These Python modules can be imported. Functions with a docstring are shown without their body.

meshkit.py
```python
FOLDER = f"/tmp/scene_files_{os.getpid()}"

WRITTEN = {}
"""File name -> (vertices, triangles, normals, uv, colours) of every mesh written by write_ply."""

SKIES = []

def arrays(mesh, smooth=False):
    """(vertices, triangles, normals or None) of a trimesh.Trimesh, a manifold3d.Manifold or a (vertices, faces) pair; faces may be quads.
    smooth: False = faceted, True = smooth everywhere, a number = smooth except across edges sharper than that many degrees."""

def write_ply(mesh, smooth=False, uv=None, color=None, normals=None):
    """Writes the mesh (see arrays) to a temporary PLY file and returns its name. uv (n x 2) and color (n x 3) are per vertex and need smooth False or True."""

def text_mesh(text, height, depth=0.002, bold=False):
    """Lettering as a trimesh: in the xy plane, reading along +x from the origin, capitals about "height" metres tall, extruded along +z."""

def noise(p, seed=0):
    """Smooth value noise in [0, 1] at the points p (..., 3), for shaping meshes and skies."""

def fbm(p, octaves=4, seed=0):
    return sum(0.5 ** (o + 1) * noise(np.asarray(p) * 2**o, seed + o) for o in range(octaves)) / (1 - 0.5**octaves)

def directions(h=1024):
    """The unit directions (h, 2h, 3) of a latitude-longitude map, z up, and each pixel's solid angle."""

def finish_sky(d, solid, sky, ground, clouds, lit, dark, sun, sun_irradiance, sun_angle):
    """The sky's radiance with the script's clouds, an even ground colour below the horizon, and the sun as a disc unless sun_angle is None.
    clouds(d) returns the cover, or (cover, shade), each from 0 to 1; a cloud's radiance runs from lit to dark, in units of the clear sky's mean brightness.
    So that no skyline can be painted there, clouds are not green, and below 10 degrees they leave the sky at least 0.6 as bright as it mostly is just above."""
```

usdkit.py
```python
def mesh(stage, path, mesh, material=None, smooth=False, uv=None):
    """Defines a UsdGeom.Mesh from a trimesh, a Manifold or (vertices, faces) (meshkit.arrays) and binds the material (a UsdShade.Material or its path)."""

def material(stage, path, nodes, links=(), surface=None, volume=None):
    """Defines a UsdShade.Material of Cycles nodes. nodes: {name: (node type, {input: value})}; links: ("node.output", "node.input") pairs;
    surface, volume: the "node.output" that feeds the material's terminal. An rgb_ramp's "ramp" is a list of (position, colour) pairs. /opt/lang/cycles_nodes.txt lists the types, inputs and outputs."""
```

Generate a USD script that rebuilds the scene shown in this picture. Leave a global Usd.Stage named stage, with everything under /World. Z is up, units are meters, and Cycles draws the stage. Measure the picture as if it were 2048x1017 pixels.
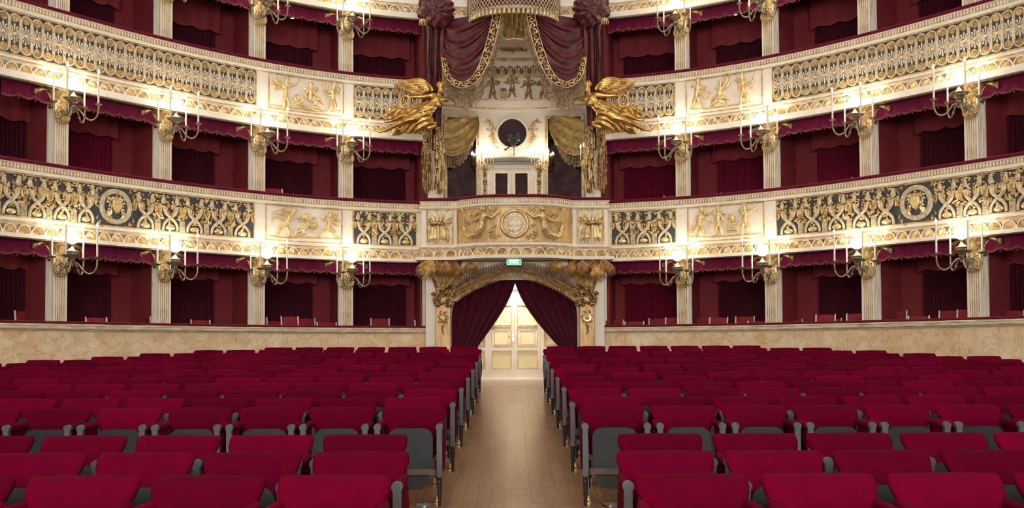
import math, random
import numpy as np, trimesh, usdkit, meshkit
from pxr import Usd, UsdGeom, UsdLux, UsdShade, Gf, Sdf, Vt
from manifold3d import Manifold, OpType
import shapely
from shapely import affinity
from shapely.geometry import Polygon, Point, box as sbox

# ------------------------------------------------------------------ camera, lights, exposure
stage = Usd.Stage.CreateInMemory()
UsdGeom.SetStageUpAxis(stage, 'Z'); UsdGeom.SetStageMetersPerUnit(stage, 1.0)
stage.DefinePrim('/World', 'Xform'); stage.DefinePrim('/World/Looks', 'Scope')
EYE = 1.6
FPX, PITCH, YAW, ROLL, CX, CY = 2090.0, 0.0315644, -0.0059699, -0.0041931, 1011.96, 634.47
_F = np.array([math.sin(YAW)*math.cos(PITCH), math.cos(YAW)*math.cos(PITCH), math.sin(PITCH)])
_R0 = np.array([math.cos(YAW), -math.sin(YAW), 0.0]); _U0 = np.cross(_R0, _F)
_R = _R0*math.cos(ROLL) + _U0*math.sin(ROLL); _U = _U0*math.cos(ROLL) - _R0*math.sin(ROLL)
cam = UsdGeom.Camera.Define(stage, '/World/camera')
cam.AddTransformOp().Set(Gf.Matrix4d(*_R, 0, *_U, 0, *(-_F), 0, 0, 0, EYE, 1))
cam.CreateHorizontalApertureAttr(36.0); cam.CreateVerticalApertureAttr(36.0*1017/2048)
cam.CreateFocalLengthAttr(36.0*FPX/2048)
cam.CreateHorizontalApertureOffsetAttr((1024-CX)/2048*36); cam.CreateVerticalApertureOffsetAttr((CY-508.5)/2048*36)
cam.CreateClippingRangeAttr(Gf.Vec2f(0.05, 200)); cam.CreateExposureAttr(0.25)

def light(kind, name, pos, rot, color, intensity, **kw):
    L = getattr(UsdLux, kind).Define(stage, '/World/' + name)
    L.AddTranslateOp().Set(Gf.Vec3d(*pos)); L.AddRotateXYZOp().Set(Gf.Vec3f(*rot))
    L.CreateColorAttr(Gf.Vec3f(*color)); L.CreateIntensityAttr(intensity)
    for k, v in kw.items(): getattr(L, 'Create%sAttr' % k)(v)
    return L
dome = UsdLux.DomeLight.Define(stage, '/World/hall_bounce')           # the lit rest of the auditorium
dome.CreateColorAttr(Gf.Vec3f(1.0, 0.90, 0.82)); dome.CreateIntensityAttr(0.14)
light('RectLight', 'ceiling_light', (0, 10, 17), (0, 0, 0), (1.0, 0.93, 0.86), 1.8, Width=9.0, Height=9.0)
light('RectLight', 'stage_light', (0, -9, 5.6), (82, 0, 0), (1.0, 0.92, 0.85), 10.0, Width=14.0, Height=4.5)

def ray(px, py): return _F + _R*((px-CX)/FPX) + _U*((CY-py)/FPX)
def at(px, py, Y):
    d = ray(px, py); return np.array([0, 0, EYE]) + d*(Y/d[1])

# ------------------------------------------------------------------ prims
_count = {}
def path_for(name, parent):
    base = str(parent.GetPath()) if parent is not None else '/World'
    k = _count.get((base, name), -1) + 1; _count[(base, name)] = k
    return '%s/%s%s' % (base, name, '' if k == 0 else '_%03d' % k)
def data(p, **kw):
    for k, v in kw.items():
        if v: p.SetCustomDataByKey({'cat': 'category'}.get(k, k), v)
    return p
def obj(name, mesh, mat, parent=None, smooth=False, uv=None, **kw):
    if isinstance(mesh, MB): mesh = mesh.arr()
    return data(usdkit.mesh(stage, path_for(name, parent), mesh, M[mat], smooth, uv).GetPrim(), **kw)
def thing(name, label, cat, loc=(0, 0, 0), rz=0.0, group=None, kind=None):
    x = UsdGeom.Xform.Define(stage, path_for(name, None))
    x.AddTranslateOp().Set(Gf.Vec3d(*map(float, loc))); x.AddRotateZOp().Set(float(math.degrees(rz)))
    return data(x.GetPrim(), label=label, cat=cat, group=group, kind=kind)
def dup(src, loc, rz, label, group=None):
    was = src.GetCustomData()
    r = thing(src.GetName().rstrip('0123456789').rstrip('_'), label, was['category'], loc, rz, group or was.get('group'))
    r.GetReferences().AddInternalReference(src.GetPath()); r.SetInstanceable(True)
    return r
ORD = 'first second third fourth fifth sixth seventh eighth ninth tenth eleventh twelfth thirteenth fourteenth fifteenth sixteenth seventeenth eighteenth'.split()

# ------------------------------------------------------------------ meshes
class MB:
    def __init__(self): self.V, self.F, self.n = [], [], 0
    def add(self, v, f=None):
        if isinstance(v, MB): v, f = v.arr()
        v = np.asarray(v, float); f = np.asarray(f, int)
        if f.shape[1] == 4: f = np.vstack([f[:, [0, 1, 2]], f[:, [0, 2, 3]]])
        self.V.append(v); self.F.append(f + self.n); self.n += len(v); return self
    def arr(self): return np.vstack(self.V), np.vstack(self.F)
    def box(self, c, s, R=None):
        v = (np.array([[x, y, z] for x in (0, 1) for y in (0, 1) for z in (0, 1)]) - .5)*np.array(s)
        if R is not None: v = v @ np.asarray(R).T
        return self.add(v + np.array(c), [[0, 1, 3, 2], [4, 6, 7, 5], [0, 4, 5, 1], [2, 3, 7, 6], [0, 2, 6, 4], [1, 5, 7, 3]])
    def tube(self, p, r, n=6, flat=None, caps=True):
        p = np.asarray(p, float); m = len(p); r = np.broadcast_to(r, (m,))
        t = np.gradient(p, axis=0); t /= np.linalg.norm(t, axis=1, keepdims=True) + 1e-12
        a = np.zeros_like(t); ref = np.array([0, 0, 1.0]) if abs(t[0, 2]) < .85 else np.array([1.0, 0, 0])
        for i in range(m):
            q = ref - t[i]*(ref @ t[i]); l = np.linalg.norm(q)
            q = q/l if l > 1e-6 else a[i-1]
            a[i] = q; ref = q
        b = np.cross(t, a); th = np.arange(n)*2*math.pi/n
        fl = 1.0 if flat is None else flat
        v = p[:, None] + r[:, None, None]*(np.cos(th)[None, :, None]*a[:, None]*fl + np.sin(th)[None, :, None]*b[:, None])
        f = []
        for i in range(m-1):
            for j in range(n): k = (j+1) % n; f.append([i*n+j, i*n+k, (i+1)*n+k, (i+1)*n+j])
        self.add(v.reshape(-1, 3), f)
        if caps:
            for i, s in ((0, 1), (m-1, -1)):
                vv = np.vstack([v[i], p[i]])
                self.add(vv, [[n, (j+1) % n, j] if s > 0 else [n, j, (j+1) % n] for j in range(n)])
        return self
    def lathe(self, prof, n=12, o=(0, 0, 0), ax='z'):
        m = len(prof); th = np.arange(n)*2*math.pi/n
        v = np.array([[r*math.cos(a), r*math.sin(a), z] for r, z in prof for a in th])
        f = [[i*n+j, i*n+(j+1) % n, (i+1)*n+(j+1) % n, (i+1)*n+j] for i in range(m-1) for j in range(n)]
        if ax == 'y': v = v[:, [0, 2, 1]]*np.array([1, -1, 1])
        return self.add(v + np.array(o), f)
    def ball(self, c, r, s=(1, 1, 1), sub=1):
        v, f = ICO[sub]; return self.add(v*r*np.array(s) + np.array(c), f)
    def grid(self, P, th=0.0, flip=False):
        """P (nu, nv, 3): a sheet, given a thickness th behind it."""
        P = np.asarray(P, float); nu, nv = P.shape[:2]
        q = [[i*nv+j, (i+1)*nv+j, (i+1)*nv+j+1, i*nv+j+1] for i in range(nu-1) for j in range(nv-1)]
        q = np.array(q)
        if flip: q = q[:, ::-1]
        if th == 0: return self.add(P.reshape(-1, 3), q)
        N = np.cross(np.gradient(P, axis=0), np.gradient(P, axis=1)); N /= np.linalg.norm(N, axis=2, keepdims=True) + 1e-12
        if flip: N = -N
        B = P - N*th; n = nu*nv
        rim = [(i*nv, (i+1)*nv) for i in range(nu-1)][::-1]
        rim = [(b, a) for a, b in rim] + [(a*nv+nv-1, (a+1)*nv+nv-1) for a in range(nu-1)]
        rim = [(i*nv, (i+1)*nv, 1) for i in range(nu-1)] + [(i*nv+nv-1, (i+1)*nv+nv-1, 0) for i in range(nu-1)] + [(j, j+1, 0) for j in range(nv-1)] + [((nu-1)*nv+j, (nu-1)*nv+j+1, 1) for j in range(nv-1)]
        s = [([a, a+n, b+n, b] if (w ^ flip) else [a, b, b+n, a+n]) for a, b, w in rim]
        return self.add(np.vstack([P.reshape(-1, 3), B.reshape(-1, 3)]), np.vstack([q, q[:, ::-1]+n, s]))
    def prism(self, poly, h, z=0.0):
        for g in getattr(poly, 'geoms', [poly]):
            if g.is_empty or g.area < 1e-9: continue
            m = trimesh.creation.extrude_polygon(g, h, engine='earcut'); self.add(m.vertices + [0, 0, z], m.faces)
        return self
    def mapped(self, fn): self.V = [fn(v) for v in self.V]; return self
ICO = {}
for _s in (0, 1, 2):
    _m = trimesh.creation.icosphere(subdivisions=_s); ICO[_s] = (np.array(_m.vertices), np.array(_m.faces))
_o = np.array([[1, 0, 0], [-1, 0, 0], [0, 1, 0], [0, -1, 0], [0, 0, 1], [0, 0, -1.0]])
ICO['o'] = (_o, np.array([[0, 2, 4], [2, 1, 4], [1, 3, 4], [3, 0, 4], [2, 0, 5], [1, 2, 5], [3, 1, 5], [0, 3, 5]]))
def lerp(a, b, t): return a + (b-a)*t
def bez(p, n=8):
    p = [np.asarray(q, float) for q in p]; out = []
    for t in np.linspace(0, 1, n):
        q = p
        while len(q) > 1: q = [lerp(q[i], q[i+1], t) for i in range(len(q)-1)]
        out.append(q[0])
    return np.array(out)
def spline(p, n=24):
    from scipy.interpolate import CubicSpline
    p = np.asarray(p, float); d = np.r_[0, np.cumsum(np.linalg.norm(np.diff(p, axis=0), axis=1))]
    return CubicSpline(d, p)(np.linspace(0, d[-1], n))
def flesh(J, links, edge=.02, it=8, ripple=None):
    """One continuous skin over joints J {name: (x, y, z, r)} and the bones that join them."""
    def S(a):
        x, y, z, r = J[a]; return Manifold.sphere(r, 14).translate((x, y, z))
    parts = [Manifold.batch_hull([S(a) for a in l]) for l in links]
    m = Manifold.batch_boolean(parts, OpType.Add).refine_to_length(edge).to_mesh()
    t = trimesh.Trimesh(m.vert_properties[:, :3], m.tri_verts, process=True)
    trimesh.smoothing.filter_taubin(t, iterations=it)
    v = np.array(t.vertices)
    if ripple: v = v + np.array(t.vertex_normals)*ripple(v)[:, None]
    return v, np.array(t.faces)

# ------------------------------------------------------------------ the plan of the auditorium
AX = 0.0614
def _g(x): x = x - AX; return 23.7 - .0530356*x**2 - .000572172*x**4 + 3.29436e-6*x**6
class Path:
    def __init__(self, pts, zero=None):
        self.p = np.asarray(pts, float); d = np.diff(self.p, axis=0); l = np.linalg.norm(d, axis=1)
        self.s = np.r_[0, np.cumsum(l)]; t = d/l[:, None]; n = np.stack([t[:, 1], -t[:, 0]], 1)
        a = np.vstack([n[:1], n]); b = np.vstack([n, n[-1:]]); m = a + b
        self.nrm = m*2/np.maximum((m*m).sum(1), .3)[:, None]          # mitred normals towards the room
        if zero is not None: self.s -= np.interp(zero, self.p[:, 0], self.s)
    def pos(self, s, off=0.0):
        p = np.stack([np.interp(s, self.s, self.p[:, i]) for i in (0, 1)], -1); n = np.stack([np.interp(s, self.s, self.nrm[:, i]) for i in (0, 1)], -1)
        return p + n*np.asarray(off)[..., None]
    def map(self, s0, z0=0.0):
        def fn(v):
            q = self.pos(s0 + v[:, 0], v[:, 2]); return np.column_stack([q, v[:, 1] + z0])
        return fn
    def frame(self, s, off=0.0):
        a, b = self.pos(s-.02, off), self.pos(s+.02, off); return self.pos(s, off), math.atan2(b[1]-a[1], b[0]-a[0])
    def sweep(self, prof, s0, s1, ds=.25, mb=None):
        """prof: closed outline of (off, z), anticlockwise seen along the path."""
        S = np.unique(np.r_[s0, s1, self.s[(self.s > s0) & (self.s < s1)] if ds is None else np.linspace(s0, s1, max(2, int((s1-s0)/ds)+1))])
        k, m = len(prof), len(S); v = np.zeros((m, k, 3))
        for j, (o, z) in enumerate(prof): v[:, j, :2] = self.pos(S, np.full(m, o)); v[:, j, 2] = z
        f = [[i*k+j, i*k+(j+1) % k, (i+1)*k+(j+1) % k, (i+1)*k+j] for i in range(m-1) for j in range(k)]
        mb = mb or MB(); mb.add(v.reshape(-1, 3), f)
        tri = trimesh.creation.triangulate_polygon(Polygon(prof), engine='earcut')
        order = np.array([int(np.argmin(((np.array(prof)-q)**2).sum(1))) for q in tri[0]]); T = order[tri[1]]
        mb.add(v[0], T[:, ::-1]); mb.add(v[-1], T); return mb
    def hit(self, px):
        d = ray(px, 400.0); r = d[0]/d[1]
        q = self.p[:, 0] - r*self.p[:, 1]; i = int(np.nonzero(np.diff(np.sign(q)))[0][0]); t = q[i]/(q[i]-q[i+1])
        return lerp(self.s[i], self.s[i+1], t)
def _plan():
    x = np.linspace(AX-9.35, AX+9.35, 301); p = np.column_stack([x, _g(x)])
    t = p[-1]-p[-2]; t /= np.linalg.norm(t); k = np.arange(1, 9)[:, None]*.35
    R = p[-1] + k*t; L = np.column_stack([2*AX - R[:, 0], R[:, 1]])[::-1]
    return np.vstack([L, p, R])
RING = Path(_plan(), AX)
def ring_off(off):
    q = Path(RING.p + RING.nrm*off, AX); q.s = RING.s; return q       # keeps the ring's own arc length as its parameter
S_END = 13.2
CEIL = [3.571, 6.321, 9.08]             # underside of each balcony
TOP = [2.099, 4.888, 7.693, 10.45]      # top of each parapet
S_RB = float(np.interp(AX+2.05, RING.p[:, 0], RING.s))
FLOOR_Y = [-4, 0, 5.2, 6.09, 7, 9.3, 10.23, 11.16, 12.09, 13.02, 13.95, 14.88, 15.81, 16.74, 17.67, 18.6, 19.53, 20.46, 21.39, 30]
FLOOR_Z = [-.03, 0, .149, .18, .209, .2716, .315, .36, .40, .443, .48, .519, .559, .599, .643, .692, .744, .80, .852, .852]
def fz(y): return np.interp(y, FLOOR_Y, FLOOR_Z)

# ------------------------------------------------------------------ materials
M = {}
def mat(name, c1, c2=None, rough=.5, metal=0.0, scale=6.0, stretch=(1, 1, 1), bump=0.0, bscale=60.0, vary=0.0, detail=4, lo=.35, hi=.65, **kw):
    nodes = {'co': ('texture_coordinate', {}), 'mp': ('mapping', {'scale': stretch}), 'n': ('noise_texture', {'scale': scale, 'detail': detail}),
             'r': ('rgb_ramp', {'ramp': [(lo, c1), (hi, c2 or c1)]}), 'p': ('principled_bsdf', dict(roughness=rough, metallic=metal, **kw))}
    links = [('co.object', 'mp.vector'), ('mp.vector', 'n.vector'), ('n.fac', 'r.fac')]
    src = 'r.color'
    if vary:
        nodes['oi'] = ('object_info', {}); nodes['mr'] = ('map_range', {'to_min': 1-vary, 'to_max': 1+vary}); nodes['h'] = ('hsv', {})
        links += [('oi.random', 'mr.value'), ('mr.result', 'h.value'), ('r.color', 'h.color')]; src = 'h.color'
    links.append((src, 'p.base_color'))
    if bump:
        nodes['bn'] = ('noise_texture', {'scale': bscale, 'detail': 3}); nodes['b'] = ('bump', {'strength': bump, 'distance': .01})
        links += [('mp.vector', 'bn.vector'), ('bn.fac', 'b.height'), ('b.normal', 'p.normal')]
    M[name] = usdkit.material(stage, '/World/Looks/' + name, nodes, links, 'p.BSDF')
def glow(name, color, strength):
    M[name] = usdkit.material(stage, '/World/Looks/' + name, {'e': ('emission', {'color': color, 'strength': strength})}, [], 'e.emission')
mat('gold', (.52, .34, .13), (.90, .71, .38), .36, .62, 9, bump=.25, bscale=40)
mat('bright_gold', (.72, .52, .22), (.94, .77, .44), .33, .6, 9, bump=.15, bscale=50)
mat('old_gold', (.22, .135, .06), (.60, .41, .20), .4, .75, 14, bump=.35, bscale=45)
mat('pale_gold', (.50, .40, .24), (.78, .68, .49), .45, .25, 16, bump=.2)
mat('bronze', (.20, .16, .10), (.45, .38, .26), .35, .7, 20)
mat('cream', (.84, .76, .64), (.90, .84, .74), .5, 0, 3)
mat('ivory', (.64, .50, .29), (.88, .82, .70), .5, .05, 14, (1, 1, .12), lo=.30, hi=.46)
mat('dentil', (.55, .38, .18), (.86, .77, .60), .5, .1, 26, lo=.35, hi=.5)
mat('gilt_line', (.40, .26, .10), (.72, .54, .26), .45, .3, 8)
mat('slate', (.035, .04, .05), (.07, .075, .085), .6, 0, 10)
mat('velvet', (.095, .0001, .0155), (.152, .0002, .0165), .85, 0, 2.4, vary=.26, sheen_weight=.0, sheen_roughness=.4, sheen_tint=(1, .1, .25), specular_ior_level=.04, bump=.08, bscale=220)
mat('rail_velvet', (.10, .002, .014), (.14, .003, .02), .85, 0, 5, sheen_weight=.2, sheen_tint=(1, .3, .4), specular_ior_level=.2)
mat('valance', (.10, .001, .027), (.14, .002, .038), .8, 0, 4, sheen_weight=.2, sheen_tint=(1, .3, .5), specular_ior_level=.2)
mat('fringe', (.13, .018, .02), (.18, .03, .028), .8, 0, 30)
mat('dark_curtain', (.045, .003, .012), (.07, .006, .018), .9, 0, 6, (6, 6, .5), specular_ior_level=.2)
mat('red_curtain', (.11, .002, .018), (.16, .003, .026), .85, 0, 6, (6, 6, .5), specular_ior_level=.2)
mat('door_curtain', (.062, .001, .015), (.095, .002, .021), .8, 0, 6, (5, 5, .4), sheen_weight=.15, sheen_tint=(1, .4, .6), specular_ior_level=.2)
mat('canopy', (.055, .008, .011), (.13, .018, .022), .36, 0, 7, bump=.25, bscale=25, coat_weight=.15)
mat('statue_gold', (.42, .22, .05), (.84, .55, .19), .31, .92, 7, bump=.3, bscale=30)
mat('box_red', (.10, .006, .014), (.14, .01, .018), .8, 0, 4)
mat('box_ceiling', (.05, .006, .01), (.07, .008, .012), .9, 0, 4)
mat('grey_lacquer', (.014, .015, .018), (.024, .026, .030), .5, 0, 5, specular_ior_level=.18)
mat('grey_post', (.07, .074, .08), (.11, .115, .12), .4, 0, 5, specular_ior_level=.3)
mat('fringe_gold', (.26, .18, .10), (.55, .41, .25), .55, .35, 20)
mat('black_wood', (.012, .010, .010), (.022, .018, .016), .35, 0, 8)
mat('brown_rail', (.07, .045, .03), (.11, .07, .045), .4, 0, 8)
mat('brass', (.75, .50, .28), (.85, .62, .36), .25, .9, 10)
mat('black_plastic', (.004, .004, .005), (.008, .008, .009), .35, 0, 8)
mat('white_paint', (.80, .74, .63), (.86, .81, .71), .4, 0, 2)
mat('grey_paint', (.42, .38, .33), (.48, .44, .38), .5, 0, 2)
mat('yellow_pane', (.86, .76, .44), (.92, .84, .54), .15, 0, 1.2)
mat('chair_red', (.24, .012, .022), (.32, .02, .03), .8, 0, 6)
mat('chair_white', (.85, .78, .62), (.9, .84, .7), .4, 0, 6)
mat('candle', (.80, .76, .62), (.86, .82, .70), .45, 0, 6)
mat('trunk', (.50, .30, .13), (.72, .50, .26), .42, .3, 6, (3, 3, .5), bump=.2, bscale=20)
mat('leaf_gold', (.42, .24, .09), (.78, .52, .24), .38, .5, 10, bump=.15)
mat('parapet_wood', (.50, .38, .22), (.80, .70, .52), .4, 0, 10, (.4, .4, 4))
mat('brocade', (.36, .24, .08), (.62, .45, .18), .45, .4, 10, bump=.3, bscale=30)
mat('mirror', (.055, .03, .03), (.085, .055, .055), .05, 1.0, 5)
mat('steel', (.45, .45, .46), (.6, .6, .6), .3, .9, 9)
for i, (a, b) in enumerate((((.25, .122, .060), (.33, .17, .086)), ((.275, .138, .070), (.35, .185, .096)), ((.23, .11, .054), (.30, .155, .077)))):
    mat('oak_%s' % 'abc'[i], a, b, .24, 0, 5, (9, .8, 9), bump=.05, bscale=90)
glow('bulb', (1.0, .84, .62), 85.0); glow('globe', (1.0, .88, .70), 17.0); glow('exit_green', (.02, .55, .22), 1.2); glow('exit_white', (.62, 1.0, .78), 1.6); glow('spot', (1, .9, .75), 25.0)
def damask(name, c1, c2, sc=9.5):
    M[name] = usdkit.material(stage, '/World/Looks/' + name, {
        'uv': ('texture_coordinate', {}), 'm': ('mapping', {'rotation': (0, 0, math.pi/4), 'scale': (sc, sc, sc)}),
        'a': ('wave_texture', {'bands_direction': 'x', 'scale': .5}), 'b': ('wave_texture', {'bands_direction': 'y', 'scale': .5}),
        'x': ('math', {'math_type': 'multiply'}), 'n': ('noise_texture', {'scale': 3.0}), 'y': ('math', {'math_type': 'multiply_add', 'value2': .35}),
        'r': ('rgb_ramp', {'ramp': [(.12, c1), (.55, c2)]}), 'p': ('principled_bsdf', {'roughness': .75, 'specular_ior_level': .25})},
        [('uv.UV', 'm.vector'), ('m.vector', 'a.vector'), ('m.vector', 'b.vector'), ('a.fac', 'x.value1'), ('b.fac', 'x.value2'), ('n.fac', 'y.value1'), ('x.value', 'y.value3'), ('y.value', 'r.fac'), ('r.color', 'p.base_color')], 'p.BSDF')
damask('damask', (.20, .020, .031), (.31, .049, .057), 14.0)
M['marble'] = usdkit.material(stage, '/World/Looks/marble', {
    'co': ('texture_coordinate', {}), 'n1': ('noise_texture', {'scale': 2.2, 'detail': 6, 'distortion': 1.2}), 'n2': ('noise_texture', {'scale': 1.3, 'detail': 8, 'roughness': .65, 'distortion': 2.6}),
    'v': ('math', {'math_type': 'subtract', 'value2': .5}), 'ab': ('math', {'math_type': 'absolute'}), 'vr': ('rgb_ramp', {'ramp': [(0, (.50, .30, .17)), (.012, (.78, .60, .42)), (.03, (1, 1, 1))]}),
    'r': ('rgb_ramp', {'ramp': [(.3, (.74, .50, .28)), (.5, (.83, .62, .39)), (.7, (.89, .76, .56))]}), 'mx': ('mix_color', {'blend_type': 'multiply', 'fac': .4}), 'p': ('principled_bsdf', {'roughness': .25})},
    [('co.object', 'n1.vector'), ('co.object', 'n2.vector'), ('n1.fac', 'r.fac'), ('n2.fac', 'v.value1'), ('v.value', 'ab.value1'), ('ab.value', 'vr.fac'), ('r.color', 'mx.a'), ('vr.color', 'mx.b'), ('mx.result', 'p.base_color')], 'p.BSDF')

# ------------------------------------------------------------------ floor
def floor_strip(x0, x1, y0, y1, dz=0.0, th=.05, n=None):
    ys = np.unique(np.r_[y0, y1, [y for y in FLOOR_Y if y0 < y < y1]]); mb = MB()
    P = np.array([[[x, y, fz(y)+dz] for y in ys] for x in (x0, x1)]); return mb.grid(P, th)
floor = thing('floor', 'raked oak plank floor of the stalls', 'floor', kind='structure')
obj('underfloor', floor_strip(-12, 12, -1.0, 25.2, -.012, .12), 'oak_b', floor)
rnd = random.Random(3)
cols = 13; wpl = 1.56/cols; npl = 0
for i in range(cols):
    x0 = -.80 + i*wpl; y = 3.2 + rnd.random()*1.2
    while y < 24.0 and npl < 296:
        L = rnd.uniform(.75, 1.25)
        obj('plank', floor_strip(x0+.0006, x0+wpl-.0006, y+.0008, min(y+L, 24.0)-.0008, rnd.uniform(-.0004, .0004), .011), 'oak_' + rnd.choice('aabc'), floor); npl += 1; y += L
obj('planks_under_seats', (lambda mb: [mb.add(floor_strip(s*(.80+.0012) if s > 0 else -9.6, 9.6 if s > 0 else -.802, 2.0, 23.2, 0, .011)) for s in (-1, 1)] and mb)(MB()), 'oak_c', floor, kind='stuff')

# ------------------------------------------------------------------ stalls seats
def make_seat(label):
    t = thing('stalls_seat', label, 'seat', group='stalls seats')
    # backrest: flared, rolled top, leaning back
    rows = []; H0, H1 = .40, .815; nu = 29; vs = [0, .15, .3, .42, .52, .6, .67, .73, .79, .84, .88, .92, .95, .975, .992, 1.0]; nv = len(vs)
    for j, v in enumerate(vs):
        z = lerp(H0, H1, v); fl = min(1, max(0, (v-.38)/.5)); fl = fl*fl*(3-2*fl)
        w = .212 + .014*v + .062*fl - (.024*(1-math.sqrt(max(0, 1-((v-.90)/.10)**2))) if v > .90 else 0)
        roll = max(0, (v-.62)/.38); yb = .012 + .05*v + .05*roll**2; tk = .050*(1-.25*roll)*(math.sqrt(max(.06, 1-((v-.9)/.1)**2)) if v > .9 else 1)
        loop = []
        for k in range(nu-1):
            a = 2*math.pi*k/(nu-1); ca, sa = math.cos(a), math.sin(a)
            ex = math.copysign(abs(ca)**.32, ca); ey = math.copysign(abs(sa)**.6, sa); x = w*ex
            y = yb + tk*ey - .018*(1-(x/w)**2)*(ey < 0) + .045*roll*(abs(x)/.28)**5
            loop.append((x, y, z))
        rows.append(loop)
    P = np.array(rows); m = nu-1; f = [[i*m+j, i*m+(j+1) % m, (i+1)*m+(j+1) % m, (i+1)*m+j] for i in range(nv-1) for j in range(m)]
    mb = MB().add(P.reshape(-1, 3), f)
    for r, s in ((0, -1), (nv-1, 1)):
        c = P[r].mean(0) + [0, 0, .006*(s > 0)]; vv = np.vstack([P[r], c]); mb.add(vv, [[m, j, (j+1) % m][::s] for j in range(m)])
    obj('backrest', mb, 'velvet', t, True)
    # folded seat: grey lacquered underside with rounded top corners, tipped up
    pl = sbox(-.185, .30, .185, .56).union(sbox(-.105, .30, .105, .635)).union(Point(-.11, .56).buffer(.075)).union(Point(.11, .56).buffer(.075))
    pl = pl.buffer(.012, 4).simplify(.003)
    mb = MB().prism(pl, .018); obj('seat_shell', mb.mapped(lambda v: np.column_stack([v[:, 0], -.20 - v[:, 2] + (v[:, 1]-.3)*.16, v[:, 1]])), 'grey_lacquer', t)
    mb = MB().prism(pl.buffer(-.012).simplify(.004), .055); obj('seat_cushion', mb.mapped(lambda v: np.column_stack([v[:, 0], -.199 + v[:, 2] + (v[:, 1]-.3)*.16, v[:, 1]])), 'velvet', t)
    obj('front_rail', MB().box((0, -.225, .275), (.45, .03, .052)), 'brown_rail', t)
    pl = Point(0, .255).buffer(.17, 16).intersection(sbox(-.2, .12, .2, .252)); obj('seat_heel', MB().prism(pl, .03).mapped(lambda v: np.column_stack([v[:, 0], -.16 - v[:, 2], v[:, 1]])), 'black_wood', t)
    for s in (-1, 1):
        mb = MB()                                             # padded arm with a velvet side panel
        arm = np.array([[s*.262, .03, .675], [s*.268, -.10, .672], [s*.272, -.22, .668], [s*.272, -.285, .662], [s*.272, -.30, .655]])
        mb.tube(arm, [.030, .033, .034, .034, .026], 8)
        P = np.array([[[s*(.283+.012*math.sin(math.pi*u)), y, lerp(.275, .672, u)] for u in np.linspace(0, 1, 5)] for y in (.03, -.1, -.2, -.292)])
        mb.grid(P, .026, flip=(s > 0)); obj('armrest', mb, 'velvet', t, 60)
        pp = sbox(-.021, .245, .021, .66).union(Point(0, .668).buffer(.030, 8)).buffer(.002, 3).simplify(.0015)
        obj('arm_post', MB().prism(pp, .045).mapped(lambda v: np.column_stack([v[:, 0]+s*.266, -.302 - v[:, 2], v[:, 1]])), 'grey_post', t, 40)
        mb = MB().lathe([(.0, .25), (.022, .25), (.023, .225), (.017, .215), (.021, .195), (.013, -.018), (.0, -.02)], 10, (s*.266, -.325, 0)); obj('leg', mb, 'black_wood', t, 40)
        lg = obj('leg', MB().box((s*.235, -.02, .20), (.03, .045, .40), [[1, 0, 0], [0, .985, .17], [0, -.17, .985]]), 'black_wood', t)
        obj('foot_bracket', MB().box((s*.235, -.055, .022), (.034, .05, .044)).box((s*.235, -.07, .006), (.05, .10, .012)), 'brass', lg)
        mb = MB()
        for k in range(5): mb.ball((s*.272 + .022*math.cos(k*math.pi/4), -.303, .668+.026*math.sin(k*math.pi/4)), .0045, sub=0)
        obj('stud', mb, 'brass', t, kind='stuff')
    return t
seat_rows = list(zip(FLOOR_Y[2:19], FLOOR_Z[2:19]))
edges = [.905, .90, 1.0, .89, .98, .885, .985, .89, .99, .89, .99, .89, .99, .89, .99, .89, .99]
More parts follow.
